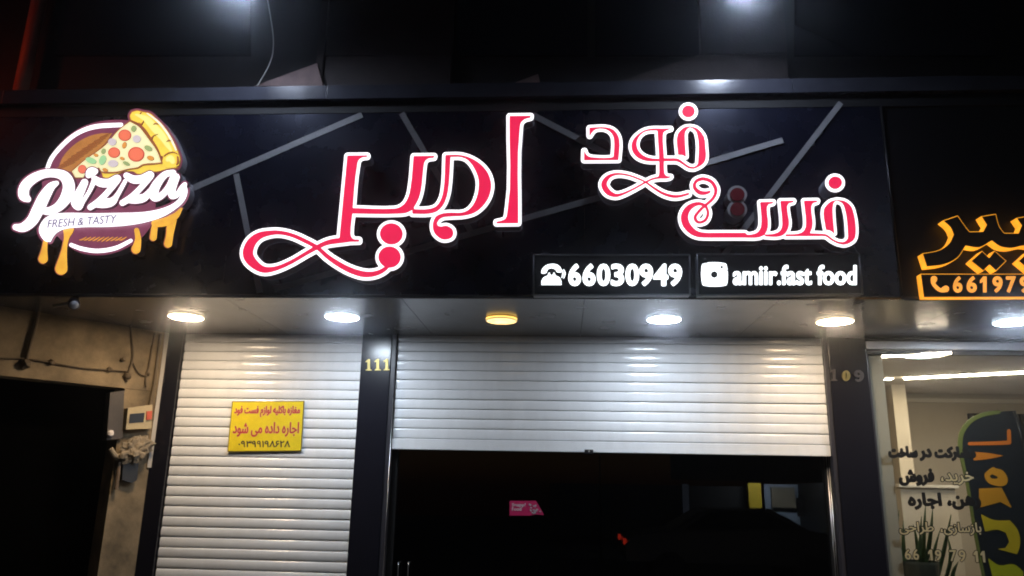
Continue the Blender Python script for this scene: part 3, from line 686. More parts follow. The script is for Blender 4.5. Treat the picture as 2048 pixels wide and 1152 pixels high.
# ================================================================== SOFFIT LAMPS
def lamp(px, py, label, col, es, r=.132, dim=False):
    c = atZ(px, py, ZS-.02); c[2] = ZS
    t = thing('ceiling_lamp', c, label, 'ceiling lamp', 'round lamps under the soffit')
    lathe('base_ring', [(r*.86, -.0005), (r*.86, -.004), (r*.3, -.005)], c, M_ALU if not dim else M_DARKM, t)
    m = mat('lamp_%d' % px, (.8, .8, .8), .4, emit=col, es=es, noise=.6 if dim else 0, nscale=14)
    z0 = .010 if dim else 0
    body = lathe('lamp_body', [(r*.84, -.004-z0), (r*.97, -.006-z0), (r, -.010-z0), (r*.985, -.0155-z0), (r*.93, -.0170-z0)], c, mat('lamp_rim_%d' % px, (.8, .8, .8), .35, emit=col, es=1.5 if not dim else .5), t)
    for p in body.data.polygons: p.use_smooth = True
    lathe('diffuser', [(r*.935, -.0168-z0), (r*.90, -.0180-z0), (r*.5, -.0186-z0), (1e-4, -.0188-z0)], c, m, body)
    if dim:
        lathe('upper_glow', [(r*.8, -.005), (r*1.0, -.006), (r*1.0, -.0105), (r*.9, -.0120)], c, mat('amber_lamp_top', (.8, .8, .8), .4, emit=(1, .55, .10), es=1.6), body)
WARM = (1.0, .75, .48); COOL = (.76, .87, 1.0)
lamp(372, 636, 'warm white round lamp at the left end over the narrow shutter', WARM, 165)
lamp(684, 636, 'cool white round lamp left of the number 111 pillar', COOL, 165)
lamp(1003, 641, 'dim amber round lamp, failing, above the wide shutter', (1.0, .66, .22), 2.6, r=.118, dim=True)
lamp(1328, 641, 'cool white round lamp above the middle of the wide shutter', COOL, 165, r=.128)
lamp(1670, 645, 'warm white round lamp in front of the number 109 pillar', WARM, 145)
lamp(2027, 646, 'cool white round lamp at the right edge before the office window', COOL, 165)

# ================================================================== PILLARS AND SHUTTERS
def pillar(x0, x1, label, Y=YS-.02):
    t = thing('pillar', ((x0+x1)/2, Y, 0), label, 'pillar')
    box('front_panel', (x0, x1), (Y, Y+.02), (0, ZS), M_PILLAR, t, .003)
    box('core', (x0+.01, x1-.01), (Y+.021, Y+.35), (0, ZS), M_PILLAR, t)
    return t
pillar(-3.50, -3.268, 'dark clad pillar between the old wall and the narrow shutter')
pillar(-1.696, -1.445, 'dark clad pillar carrying the gold number 111')
pillar(2.155, 2.452, 'dark clad pillar carrying the number 109')

PITCH = .0805
def slat_mesh(w, bow, name):
    N = 9; vs = []; fs = []
    prof = [(-.0, 0.0), (.006, .0035)]
    pts = []
    for k in range(N+1):
        u = k/N; z = .004+(PITCH-.008)*u
        pts.append((z, -bow*(1-(2*u-1)**2)**.8))
    pts = [(.0005, .012), (.002, .004)]+pts+[(PITCH-.002, .004), (PITCH-.0005, .012)]
    for z, y in pts: vs += [(0, y, z), (w, y, z)]
    for i in range(len(pts)-1): fs.append((2*i, 2*i+1, 2*i+3, 2*i+2))
    return mesh_from(name, vs, fs, smooth=True)
def shutter(x0, x1, ztop, zbot, label, bow, rails):
    t = thing('roller_shutter', ((x0+x1)/2, YS, zbot), label, 'shutter', 'roller shutters')
    me = slat_mesh(x1-x0, bow, 'slat'); me.materials.append(M_SLAT)
    n = int(math.ceil((ztop-zbot-.09)/PITCH)); z = zbot+.09
    for i in range(n):
        o = bpy.data.objects.new('slat', me); COL.objects.link(o); o.parent = t
        o.matrix_parent_inverse = Matrix.Translation(-Vector(t.location)); o.location = (x0, YS+.03+random.uniform(-.0015, .0015), z)
        o.rotation_euler.x = random.uniform(-.035, .035); o.rotation_euler.y = random.uniform(-.0006, .0006)
        z += PITCH
    box('bottom_bar', (x0, x1), (YS+.012, YS+.05), (zbot, zbot+.087), M_SLAT, t, .006)
    if zbot > 1:
        lx = atY(1178, 905, YS)[0]; lk = box('lock', (lx-.035, lx+.035), (YS+.002, YS+.0118), (zbot-.012, zbot+.022), M_DARKM, t, .003); tube('keyhole', [(lx, YS+.0019, zbot+.006), (lx, YS-.002, zbot+.006)], .007, M_ALU, lk, 12)
    for a, b in rails: box('guide_rail', (a, b), (YS-.012, YS+.06), (zbot-2.6 if zbot > 1 else 0, ztop), M_GUIDE, t, .003)
    box('backing', (x0, x1), (YS+.07, YS+.09), (zbot, ztop+.1), M_BLACK, t)
    return t
shutter(-3.264, -1.697, ZS+.02, .02, 'closed narrow silver roller shutter with a yellow notice', .0065, [])
shutter(-1.402, 2.118, ZS+.02, 1.886, 'wide silver roller shutter rolled halfway up over dark glass', .0035, [(-1.442, -1.404), (2.120, 2.152)])

# ------------------------------------------------------------------ house numbers
def number(label, shapes, m, Y=YS-.022):
    lo, hi = prim_bounds([s[0] for s in shapes]); b = atY(lo[0], hi[1], Y)
    t = thing('house_number', (b[0], Y, b[2]), label, 'house number')
    for (pp, ss, mm) in [(s[0], s[1], s[2]) for s in shapes]:
        s = Shape([pp], ss, pad=3, g=.35); s.obj('digit', Y-.010, Y+.001, [mm, mm], t, tol=.05)
fQ = Frame(300, 580, 3.3885); fS = Frame(760, 580, 2.048)
def one(fr, x, y, w, h, m):
    return (fr.poly([(x+w*a, y+h*b) for a, b in [(.72, 0), (.72, .86), (1, .94), (1, 1), (.02, 1), (.02, .94), (.32, .86), (.32, .24), (0, .27), (0, .2), (.46, 0)]], False), [], m)
number('gold number 111 on the dark pillar between the shutters', [one(fQ, 1460, 468, 42, 77, M_GOLD), one(fQ, 1521, 467, 42, 77, M_GOLD), one(fQ, 1582, 466, 42, 77, M_GOLD)], M_GOLD)
number('worn number 109 on the right dark pillar', [one(fS, 1846, 324, 28, 48, M_STEEL_OLD), (fS.ell(1910, 351, 17, 22), [fS.ell(1910, 351, 2.5, 15)], M_GOLD),
       (fS.stroke([(1972, 342, 7), (1965, 332, 5), (1953, 334, 5), (1949, 345, 7), (1957, 354, 5), (1970, 350, 5), (1974, 340, 6), (1976, 356, 7), (1966, 370, 5), (1952, 368, 5)]), [], M_STEEL_OLD)], M_GOLD)

# ------------------------------------------------------------------ yellow notice
fN = Frame(440, 790, 9.217)
YN = YS+.008
nb = XZ(fN.p([(225, 115), (1555, 108), (1500, 1035), (135, 1050)]), YN)
NT = thing('notice_board', (nb.mean(0)[0], YN, nb[:, 1].min()), 'yellow rental notice with red Persian writing on the narrow shutter', 'notice')
prism('frame', nb, YN-.001, YN+.009, mat('notice_edge', (.13, .10, .02), .5), NT)
c = nb.mean(0); NSH = prism('sheet', [c+(p-c)*np.array([.978, .968]) for p in nb], YN-.003, YN+.004, mat('notice_yellow', (.72, .56, .02), .42, noise=.1, nscale=10), NT)
M_NRED = mat('notice_red', (.38, .012, .03), .5); M_NHALO = mat('notice_pink_halo', (.62, .36, .22), .5); M_NBLK = mat('notice_black', (.03, .02, .03), .5)
for txt, x0, x1, y0, y1 in [('مغازه باکلیه لوازم فست فود', 268, 1470, 205, 405), ('اجاره داده می شود', 242, 1450, 505, 765)]:
    s = Shape(text_prims(persian(txt), 440+x0/9.217, 440+x1/9.217, 790+y0/9.217, 790+y1/9.217, lean=-.07), pad=4, g=.3)
    s.obj('lettering_outline', YN-.0036, YN-.003, [M_NHALO, M_NHALO], NSH, off=1.1, tol=.05); s.obj('lettering', YN-.0045, YN-.0036, [M_NRED, M_NRED], NSH, off=.5, tol=.05)
s = Shape(text_prims('۰۹۳۹۹۱۹۸۶۲۸', 440+340/9.217, 440+1290/9.217, 790+845/9.217, 790+960/9.217, lean=-.07), pad=4, g=.3)
s.obj('lettering', YN-.0045, YN-.003, [M_NBLK, M_NBLK], NSH, off=.45, tol=.05)

# ================================================================== DARK GLASS FRONT UNDER THE WIDE SHUTTER
YG = YS+.13
G = thing('glass_front', (.36, YG, 0), 'dark glass shop front under the half raised shutter', 'shop front')
box('pane', (-1.36, .30), (YG, YG+.01), (.06, 2.2), M_GLASS_DOOR, G)
box('pane', (.31, 2.09), (YG, YG+.01), (.06, 2.2), M_GLASS_DOOR, G)
box('frame', (-1.44, -1.362), (YG-.04, YG+.03), (0, 2.3), M_BLACK, G); box('frame', (2.092, 2.15), (YG-.04, YG+.03), (0, 2.3), M_BLACK, G)
box('frame', (-1.36, 2.09), (YG-.03, YG+.03), (0, .06), M_BLACK, G); box('frame', (-1.36, 2.09), (YG-.03, YG+.03), (2.2, 2.3), M_BLACK, G)
for a, b in [((1653, 920), (1681, 1180)), ((1657, 920), (1685, 1180))]:
    P, Q = atY(*a, YG-.045), atY(*b, YG-.045); tube('edge_strip', [(P[0], YG-.045, 1.9), (P[0], YG-.045, .05)], .0035, M_ALU, G)
P = atY(777, 960, YS-.03); tube('edge_strip', [(P[0], YS-.03, 2.3), (P[0], YS-.03, .05)], .0028, M_ALU, G)
for px in (797, 817):
    P = atY(px, 1123, YG-.06); tube('pull_handle', [(P[0], YG-.002, P[2]-.01), (P[0], YG-.055, P[2]-.006), (P[0], YG-.06, P[2]-.03), (P[0], YG-.06, P[2]-.7), (P[0], YG-.002, P[2]-.72)], .0055, M_ALU, G)
# dark room behind
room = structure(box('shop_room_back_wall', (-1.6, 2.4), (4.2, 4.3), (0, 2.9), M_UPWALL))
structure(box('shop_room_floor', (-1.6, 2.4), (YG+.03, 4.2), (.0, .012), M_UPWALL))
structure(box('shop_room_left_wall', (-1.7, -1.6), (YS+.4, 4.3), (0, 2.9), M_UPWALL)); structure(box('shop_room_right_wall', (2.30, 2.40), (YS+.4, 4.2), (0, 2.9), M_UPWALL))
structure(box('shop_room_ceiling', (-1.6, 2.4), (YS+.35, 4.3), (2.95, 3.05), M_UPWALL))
# sticker on the glass
st_b = atY(1052, 1032, YG-.003)
ST = thing('sticker', (st_b[0], YG, st_b[2]), 'small torn magenta delivery sticker on the dark glass', 'sticker')
M_MAG = mat('sticker_magenta', (.36, .008, .075), .5); M_STW = mat('sticker_white', (.5, .46, .48), .5)
fT = Frame(680, 860, 3.657)
STC = Shape([fT.poly([(1240, 518), (1432, 518), (1450, 545), (1470, 580), (1492, 622), (1430, 618), (1395, 626), (1240, 626)], False)], pad=3, g=.5)
STC = STC.obj('card', YG-.004, YG-.001, [M_MAG, M_MAG], ST)
for tx, x0, x1, y0, y1 in [('Snapp!', 1258, 1356, 535, 566), ('Food', 1258, 1326, 565, 590)]:
    Shape(text_prims(tx, 680+x0/3.657, 680+x1/3.657, 860+y0/3.657, 860+y1/3.657), pad=2, g=.25).obj('lettering', YG-.0055, YG-.004, [M_STW, M_STW], STC, off=.15, tol=.05)
for k in range(16):
    x, y = 1385+random.random()*90, 545+random.random()*65
    if x > 1430+(y-520)*.5: x -= 40
    Shape([fT.poly([(x+random.uniform(5, 12)*math.cos(a), y+random.uniform(4, 9)*math.sin(a)) for a in np.linspace(0, 6.28, 7)[:-1]], False)], pad=2, g=.4).obj('torn_patch', YG-.005-.0003*k, YG-.004, [mat('sticker_grey', (.30, .28, .30), .6), M_STW], STC)

# ================================================================== OLD WALL AT LEFT (splayed)
A0 = atZ(332, 665.5, ZS); A1 = atZ(0, 612, ZS)
wd = (A1-A0); wd[2] = 0; wd /= np.linalg.norm(wd); wn_ = np.array([wd[1], -wd[0], 0.0])
if wn_[1] > 0: wn_ = -wn_
def onw(px, py, out=0.0): return at_plane(px, py, A0+wn_*out, wn_)
def wall_uz(px, py, out=0.0):
    p = onw(px, py, out); return float(np.dot(p-A0, wd)), float(p[2])
def wslab(name, uz, out0, out1, m, parent):
    vs = [A0*np.array([1, 1, 0])+wd*u+wn_*o+np.array([0, 0, z]) for o in (out0, out1) for u, z in uz]; n = len(uz)
    fs = [tuple(range(n)), tuple(range(2*n-1, n-1, -1))]+[(i, (i+1) % n, n+(i+1) % n, n+i) for i in range(n)]
    me = mesh_from(name, vs, fs); bm = bmesh.new(); bm.from_mesh(me); bmesh.ops.recalc_face_normals(bm, faces=list(bm.faces)); bm.to_mesh(me); bm.free()
    return link(name, me, m, parent)
OW = thing('old_wall', (A0[0], A0[1], 0), 'grimy beige plaster wall with a dark doorway at the far left', 'wall')
zl = wall_uz(150, 765)[1]; uc = wall_uz(232, 900)[0]
zb0 = wall_uz(0, 745)[1]; zb1 = wall_uz(285, 785)[1]
wslab('lintel', [(-.06, ZS), (2.2, ZS), (2.2, (zb0+zb1)/2), (-.06, (zb0+zb1)/2)], 0, -.2, M_PLASTER, OW)
wslab('column', [(-.06, (zb0+zb1)/2-.002), (uc, (zb0+zb1)/2-.002), (uc, 0), (-.06, 0)], -.004, -.2, M_PLASTER, OW)
wslab('doorway_dark_sheet', [(-.1, ZS), (2.4, ZS), (2.4, 0), (-.1, 0)], -.55, -.6, mat('doorway_shade_black', (.0015, .0015, .0015), .95, spec=0), OW)  # black sheet behind the opening; the doorway's darkness is put into its colour
wslab('corner_strip', [(-.03, ZS-.001), (.01, ZS-.001), (.01, 1.7), (-.03, 1.7)], .012, 0.001, mat('pale_trim', (.42, .38, .33), .6), OW)
def wt(name, pts, r, m, parent, out=.02):
    return tube(name, [onw(x, y, out) for x, y in catmull(pts, 4)], r, m, parent)
CB = thing('cable_run', onw(60, 720, .02), 'sagging grimy cables clipped across the old plaster wall', 'cables')
fW = Frame(0, 580, 5.236)
def fw(pts): return fW.p(pts)
wt('cable', fw([(-60, 715), (120, 715), (280, 720), (540, 760), (850, 815), (1150, 838), (1330, 850)]), .006, M_CABLE, CB)
wt('cable', fw([(405, 215), (370, 380), (320, 560), (290, 680), (262, 800)]), .013, M_CABLE, CB, .025)
wt('cable', fw([(1365, 380), (1385, 520), (1395, 700), (1350, 850), (1330, 960)]), .008, M_CABLE, CB, .024)
wt('cable', fw([(1395, 760), (1440, 850), (1500, 895), (1550, 885)]), .006, M_CABLE, CB)
wt('cable', fw([(1620, 450), (1590, 620), (1560, 800), (1530, 900), (1530, 1020)]), .008, M_CABLE, CB)
wt('conduit', fw([(1680, 460), (1655, 700), (1620, 950), (1600, 1060), (1560, 1250)]), .012, mat('conduit', (.10, .07, .035), .6), CB, .03)
for x, y, r in [(540, 757, .022), (1148, 832, .022), (1292, 728, .018), (1550, 880, .017), (270, 770, .04), (1335, 900, .032)]:
    q = onw(*fW.p([(x, y)])[0], .02)
    bm = bmesh.new(); bmesh.ops.create_icosphere(bm, subdivisions=2, radius=r)
    for v in bm.verts: v.co = Vector(q)+v.co*(1+random.uniform(-.2, .2))
    me = bpy.data.meshes.new('knot'); bm.to_mesh(me); bm.free(); link('knot', me, M_CABLE, CB)
# meter box, switch, bundle of cloth
fU = Frame(180, 760, 4.8)
def ub(name, q, o0, o1, m, parent): return wslab(name, [wall_uz(*fU.p([p])[0], o0) for p in q], o0, o1, m, parent)
MB = thing('meter_box', onw(275, 850, .03), 'small beige electric meter box with dark window on the plaster column', 'meter box')
ub('case', [(365, 270), (600, 235), (590, 465), (345, 475)], .07, .0, mat('meter_case', (.36, .29, .17), .6, noise=.2), MB)
ub('window', [(385, 325), (525, 315), (515, 405), (375, 415)], .075, .07, mat('meter_window', (.03, .035, .045), .2), MB)
ub('red_switch', [(548, 300), (598, 295), (592, 375), (545, 382)], .085, .07, mat('switch_red', (.45, .07, .03), .5), MB)
HG = thing('door_hinge_box', onw(222, 860, 0), 'dark lock housing with a pale round knob at the doorway edge', 'lock box')
ub('housing', [(195, 120), (330, 100), (310, 560), (160, 580)], .03, -.06, mat('housing_dark', (.05, .04, .035), .6, noise=.3), HG)
q = onw(*fU.p([(195, 515)])[0], .04)
lathe('knob', [(1e-4, .03), (.018, .026), (.026, .01), (.026, -.012), (.014, -.026), (1e-4, -.028)], q, mat('knob_pale', (.55, .5, .48), .4), HG, 16)
BU = thing('cloth_bundle', onw(262, 950, .05), 'crumpled pale cloth bundle tied to the plaster column', 'cloth')
bm = bmesh.new(); bmesh.ops.create_icosphere(bm, subdivisions=4, radius=1)
cb = onw(*fU.p([(440, 670)])[0], .06)
import mathutils
for v in bm.verts:
    n = mathutils.noise.fractal(v.co*2.3, .8, 2.0, 5); k = 1+.45*n
    u = v.co*k; v.co = Vector(cb)+Vector(wd)*float(-u.x*.115)+Vector((0, 0, 1))*float(u.z*.10+.03*u.x)+Vector(wn_)*float(u.y*.06)
me = bpy.data.meshes.new('cloth'); bm.to_mesh(me); bm.free(); link('cloth', me, mat('cloth_beige', (.22, .175, .12), .9, noise=.3, nscale=20), BU)
tube('cloth_tail', [onw(*p, .05) for p in catmull(fU.p([(330, 690), (260, 740), (215, 690), (195, 660)]), 4)], [.022]*13, MATS['cloth_beige'], BU)
tube('drip_pipe', [onw(*p, .04) for p in catmull(fU.p([(280, 780), (270, 900), (255, 1000), (250, 1050)]), 4)], .016, mat('pipe_brown', (.12, .08, .05), .6), BU)
ub('dark_bag', [(320, 790), (470, 780), (450, 960), (400, 990), (310, 960)], .05, .005, mat('bag_dark', (.02, .022, .028), .5), BU)
# CCTV camera under the soffit
cp = atZ(148, 607, ZS-.05)
CT = thing('security_camera', (cp[0], cp[1], ZS), 'dark security camera hanging under the soffit at far left', 'camera')
d = Vector((.55, -.75, -.35)).normalized()
pc = Vector(cp)
tube('body', [pc-d*.07, pc-d*.06, pc+d*.05, pc+d*.055], [.02, .036, .038, .034], mat('camera_black', (.02, .02, .025), .3), CT, 16)
tube('lens_ring', [pc+d*.05, pc+d*.062], [.030, .028], mat('camera_ring', (.65, .65, .68), .3), CT, 16)
tube('bracket', [pc-d*.05, pc-d*.05+Vector((0, .02, .04)), (pc.x-.04, pc.y+.08, ZS)], .012, M_DARKM, CT)
tube('mount_arm', [(pc.x-.05, pc.y+.06, ZS-.03), (pc.x-.24, pc.y+.14, ZS-.035)], .013, mat('mount_grey', (.3, .29, .28), .5), CT)

# ================================================================== OFFICE NEXT DOOR (RIGHT)
YW = YS
W = thing('office_window', (3.6, YW, 0), 'lit office shop window with white frame at the right', 'shop window')
box('head_frame', (2.456, 5.2), (YW-.03, YW+.05), (2.742, 2.805), M_WHITEF, W, .006)
box('head_shadow_gap', (2.456, 5.2), (YW-.005, YW+.05), (2.705, 2.740), mat('gasket', (.03, .025, .025), .5), W)
box('head_panel', (2.456, 5.2), (YW+.0, YW+.05), (2.806, ZS-.001), M_SOFFIT, W)
box('pane', (2.47, 5.2), (YW+.01, YW+.02), (.05, 2.704), M_GLASS_WIN, W)
box('side_frame', (2.456, 2.469), (YW-.01, YW+.04), (0, 2.704), M_GUIDE, W)
box('sill', (2.47, 5.2), (YW-.03, YW+.05), (0, .049), M_WHITEF, W)
ZC = 2.72
structure(box('office_ceiling', (2.47, 6.2), (YW+.06, 4.4), (ZC, ZC+.08), M_BEIGE))
structure(box('office_floor', (2.47, 6.2), (YW+.06, 4.4), (.0, .02), mat('office_floor', (.30, .27, .23), .4)))
YBK = 4.0
structure(box('office_back_wall', (2.47, 6.2), (YBK, YBK+.1), (0, ZC), M_BEIGE))
structure(box('office_left_wall', (2.471, 2.60), (YW+.051, YBK), (0, ZC), M_BEIGE))
structure(box('office_right_wall', (6.0, 6.2), (YW+.06, YBK), (0, ZC), M_BEIGE))
xa = atY(1786, 850, 3.3); xb = atY(1818, 850, 3.3)
cl = thing('office_column', (xa[0], 3.3, 0), 'plain beige column inside the lit office', 'column')
box('shaft', (atY(1784, 780, 3.25)[0], atY(1811, 780, 3.25)[0]), (3.25, 3.55), (.021, ZC-.001), mat('column_paint', (.60, .53, .43), .8), cl)
E_LED = mat('led_strip', (.9, .9, .85), .4, emit=(1, .84, .62), es=82.0)
def led(a, b, r, label):
    A, B = atZ(*a, ZC-.012), atZ(*b, ZC-.012); A = np.array(A); B = np.array(B)
    t = thing('led_strip', A, label, 'led light', 'led strips on the office ceiling')
    dn = (B-A)/np.linalg.norm(B-A); s = np.array([-dn[1], dn[0], 0])*r
    for nm, w, z0, z1, m in [('channel', 1.3, ZC-.0005, ZC-.010, M_WHITEF), ('diffuser', 1.0, ZC-.0102, ZC-.016, E_LED)]:
        vs = [(*(P[:2]+sg*s[:2]*w), z) for z in (z0, z1) for P, sg in ((A, -1), (B, -1), (B, 1), (A, 1))]
        link(nm, mesh_from(nm, vs, [(0, 1, 2, 3), (7, 6, 5, 4), (0, 4, 5, 1), (1, 5, 6, 2), (2, 6, 7, 3), (3, 7, 4, 0)]), m, t)
led((1762, 713), (1902, 706), .030, 'short led strip on the ceiling nearest the office window')
led((1808, 757), (2120, 741), .050, 'long led strip across the middle of the office ceiling')
led((1771, 758), (1783, 758), .045, 'tiny piece of led strip left of the office column')
# crown moulding, slatted panel
mo = thing('ceiling_moulding', (3, YBK, ZC), 'pale moulding line between office ceiling and back wall', 'moulding')
box('strip', (2.61, 5.99), (YBK-.05, YBK-.001), (ZC-.10, ZC-.06), mat('moulding_paint', (.7, .64, .54), .6), mo)
SP = thing('slatted_panel', (4.6, YBK, 0), 'dark vertical slatted wall panel inside the office', 'wall panel')
xl = atY(1936, 800, YBK-.06)[0]
box('backing', (xl, 5.95), (YBK-.03, YBK-.002), (.03, 2.50), M_BLACK, SP)
me = None
for k in range(int((5.95-xl)/.034)):
    if me is None:
        o = box('slat', (xl, xl+.020), (YBK-.055, YBK-.031), (.03, 2.50), mat('slat_dark', (.05, .045, .045), .5), SP); me = o.data
    else:
        o = bpy.data.objects.new('slat', me); COL.objects.link(o); o.parent = SP; o.matrix_parent_inverse = Matrix.Translation(-Vector(SP.location)); o.location = (k*.034, 0, 0)
# low white cabinet behind plants
DK = thing('reception_counter', (3.2, 2.6, 0), 'pale counter behind the plant in the office', 'counter')
q0 = atY(1800, 975, 2.9); q1 = atY(1900, 975, 2.9)
box('body', (q0[0], q1[0]+.05), (2.9, 3.2), (.021, q0[2]), mat('counter_paint', (.66, .60, .52), .6), DK, .006)
box('top', (q0[0]-.02, q1[0]+.07), (2.87, 3.22), (q0[2]+.001, q0[2]+.03), mat('counter_top', (.72, .68, .62), .4), DK, .004)
# plant
PY = 1.95
fV = Frame(1700, 680, 2.4397)
PL = thing('snake_plant', (atY(1830, 1140, PY)[0], PY, .02), 'snake plant with tall pointed leaves in a glass pot behind the window', 'plant')
M_LEAF = mat('leaf_green', (.05, .085, .03), .45, noise=.5, nscale=9, stretch=(1, 1, 4))
def leaf(base, tip, w, y):
    b = atY(*fV.p([base])[0], y); t_ = atY(*fV.p([tip])[0], y+random.uniform(-.05, .05)); n = 8; vs = []; fs = []
    bend = random.uniform(-.03, .03)
    for k in range(n+1):
        u = k/n; c = b+(t_-b)*u; c = c+np.array([bend*math.sin(u*math.pi), -.02*math.sin(u*math.pi), 0]); ww = w*(.75+.5*u)*(1-u**3.5)+.0006
        tw = u*.8
        for s, dy in ((-1, 0), (0, .012*(1-u)), (1, 0)): vs.append((c[0]+s*ww*math.cos(tw), c[1]+dy+s*ww*math.sin(tw), c[2]))
    for k in range(n):
        for s in (0, 1): a = 3*k+s; fs.append((a, a+1, a+4, a+3))
    o = link('leaf', mesh_from('leaf', vs, fs, smooth=True), M_LEAF, PL); md = o.modifiers.new('thickness', 'SOLIDIFY'); md.thickness = .004
for b, tp, w in [((225, 1160), (170, 840), .022), ((240, 1150), (240, 830), .020), ((275, 1160), (262, 880), .022), ((330, 1150), (310, 900), .022), ((360, 1100), (370, 800), .020), ((365, 1120), (405, 820), .022), ((400, 1160), (440, 930), .02), ((430, 1150), (495, 850), .022), ((470, 1160), (478, 960), .02), ((500, 1160), (530, 1080), .02), ((205, 1180), (178, 930), .02), ((340, 1160), (350, 860), .018)]:
    leaf(b, tp, w, PY+random.uniform(-.08, .08))
c = atY(*fV.p([(340, 1078)])[0], PY)
lathe('pot', [(.14, 0), (.145, -.02), (.12, -.40), (.10, -c[2]+.03), (1e-4, -c[2]+.025)], c, mat('pot_dark_glass', (.05, .06, .055), .08), PL, 28)
# feather flag
FY = 1.62
FL = thing('feather_flag', (atY(1990, 1150, FY)[0], FY, .02), 'dark feather flag with orange and yellow lettering behind the office window', 'flag')
flag = [(536, 520), (545, 450), (585, 395), (650, 362), (720, 350), (796, 345), (830, 400), (860, 560), (900, 800), (935, 1000), (960, 1200), (990, 1700), (760, 1700), (690, 1380), (650, 1150), (610, 940), (575, 720), (550, 600)]
FCL = Shape([fV.poly(flag)], pad=4, g=1.2).obj('cloth', FY, FY+.006, [mat('flag_navy', (.004, .007, .012), .7, noise=.2)]*2, FL)
Shape([fV.stroke([(725, 352, 9), (650, 364, 10), (588, 396, 11), (548, 450, 11), (538, 520, 10), (552, 600, 8), (577, 720, 7), (612, 940, 7), (652, 1150, 7), (692, 1380, 7), (760, 1700, 7)])], pad=4, g=1).obj('border', FY-.006, FY+.004, [mat('flag_border', (.16, .18, .04), .6)]*2, FL)
tube('pole', [atY(*fV.p([p])[0], FY-.01) for p in [(800, 345), (845, 500), (900, 800), (960, 1200)]], .012, M_DARKM, FL)
def gcol(y):
    k = min(1, max(0, (y-500)/600)); return (.75-.2*k, .18+.36*k, .015)
glyphs = [(505, [fV.stroke([(585, 506, 8), (700, 504, 9), (775, 500, 10)]), fV.stroke([(778, 500, 9), (776, 445, 9)])]),
          (565, [fV.poly([(600, 545), (680, 552), (750, 565), (680, 580), (605, 588)])]),
          (680, [fV.stroke([(700, 640, 16), (735, 655, 20), (745, 690, 22), (690, 690, 14), (670, 660, 12), (700, 635, 14)]), fV.poly([(630, 725), (740, 720), (790, 820), (735, 790), (632, 818)])]),
          (920, [fV.poly([(640, 850), (700, 878), (780, 880), (820, 930), (830, 1000), (815, 1045), (720, 1020), (760, 1015), (778, 985), (760, 940), (720, 925), (660, 935)])]),
          (1120, [fV.poly([(675, 1065), (730, 1100), (800, 1095), (845, 1130), (850, 1200), (800, 1170), (740, 1150), (700, 1175)])])]
for y, pr in glyphs:
    m = mat('flag_letter_%d' % y, gcol(y), .6); Shape(pr, pad=4, g=1).obj('lettering', FY-.004, FY, [m, m], FCL)
# vinyl lettering on the pane
YV = YW+.008
M_VIN = mat('vinyl_black', (.006, .005, .004), .7, spec=.2); M_VGOLD = mat('vinyl_gold', (.55, .46, .26), .35, metal=.3)
rows = [('top line of black Persian window lettering', [('مشارکت', 412, 615, 520, 590, 0), ('در', 338, 400, 530, 590, 0), ('ساخت', 186, 330, 518, 575, 0)]),
    ('second line of Persian window lettering, right word gold', [('خرید،', 440, 608, 640, 710, 1), ('فروش', 238, 412, 628, 712, 0)]),
    ('third line of black Persian window lettering', [('رهن،', 475, 640, 760, 828, 0), ('اجاره', 282, 448, 745, 828, 0)]),
    ('fourth line of Persian window lettering with gold cores', [('بازسازی،', 438, 645, 888, 955, 1), ('طراحی', 236, 412, 885, 952, 1)]),
    ('gold window digits 66 19 79 11 with black outline', [('1', 636, 662, 1027, 1088, 1), ('1', 602, 628, 1026, 1087, 1), ('9', 527, 568, 1023, 1084, 1), ('7', 482, 524, 1022, 1083, 1), ('9', 412, 450, 1021, 1079, 1), ('1', 380, 406, 1020, 1078, 1), ('6', 304, 340, 1018, 1076, 1), ('6', 264, 301, 1018, 1075, 1)])]
for lb, words in rows:
    P = fV.p([(words[-1][1], words[0][4])])[0]; b = atY(P[0], P[1], YV)
    t = thing('window_lettering', (b[0], YV, b[2]), lb+' on the office window', 'lettering', 'vinyl lettering on the office window')
    for tx, x0, x1, y0, y1, gold in words:
        P = fV.p([(x0+5, y0+4), (x1-5, y1-4)])
        if tx == '1': pr = [fV.poly([(x0+11, y0+4), (x0+19, y0+4), (x0+19+(y1-y0)*.09, y1-4), (x0+10+(y1-y0)*.09, y1-4), (x0+11, y0+20), (x0+2, y0+24), (x0+2, y0+16)], False)]
        else: pr = text_prims(persian(tx) if tx[0] in AR else tx, P[0][0], P[1][0], P[0][1], P[1][1], lean=.09)
        s = Shape(pr, pad=6, g=.4)
        ol = s.obj('word', YV-.0015, YV, [M_VIN, M_VIN], t, off=2.25 if tx[0] in AR else 2.0, tol=.07)
        if gold: s.obj('gold_core', YV-.003, YV-.0015, [M_VGOLD, M_VGOLD], ol, off=.5, tol=.07)

# ================================================================== ACROSS THE STREET (seen mirrored in the dark glass)
def mir(px, py, dist):                        # point that the pane shows at this pixel, dist in front of the glass
    p = atY(px, py, YG+dist); return p[0], YG-dist, p[2]
Dx = 17.0
S = thing('shop_across_street', (5.5, YG-Dx, 0), 'small lit shop across the street mirrored in the dark glass', 'building')
def mbox(nm, a, b, d0, d1, m):
    p = mir(a[0], a[1], d0); q = mir(b[0], b[1], d0)
    return box(nm, sorted((p[0], q[0])), sorted((YG-d0, YG-d1)), sorted((p[2], q[2])), m, S)
mbox('back_wall', (1528, 968), (1645, 1075), Dx+2.5, Dx+2.6, mat('pale_blue_wall', (.45, .55, .68), .7))
mbox('brown_shelf', (1542, 974), (1592, 1016), Dx+2.3, Dx+2.4, mat('shelf_brown', (.30, .26, .18), .7))
mbox('screen', (1594, 996), (1632, 1034), Dx+2.1, Dx+2.2, M_BLACK)
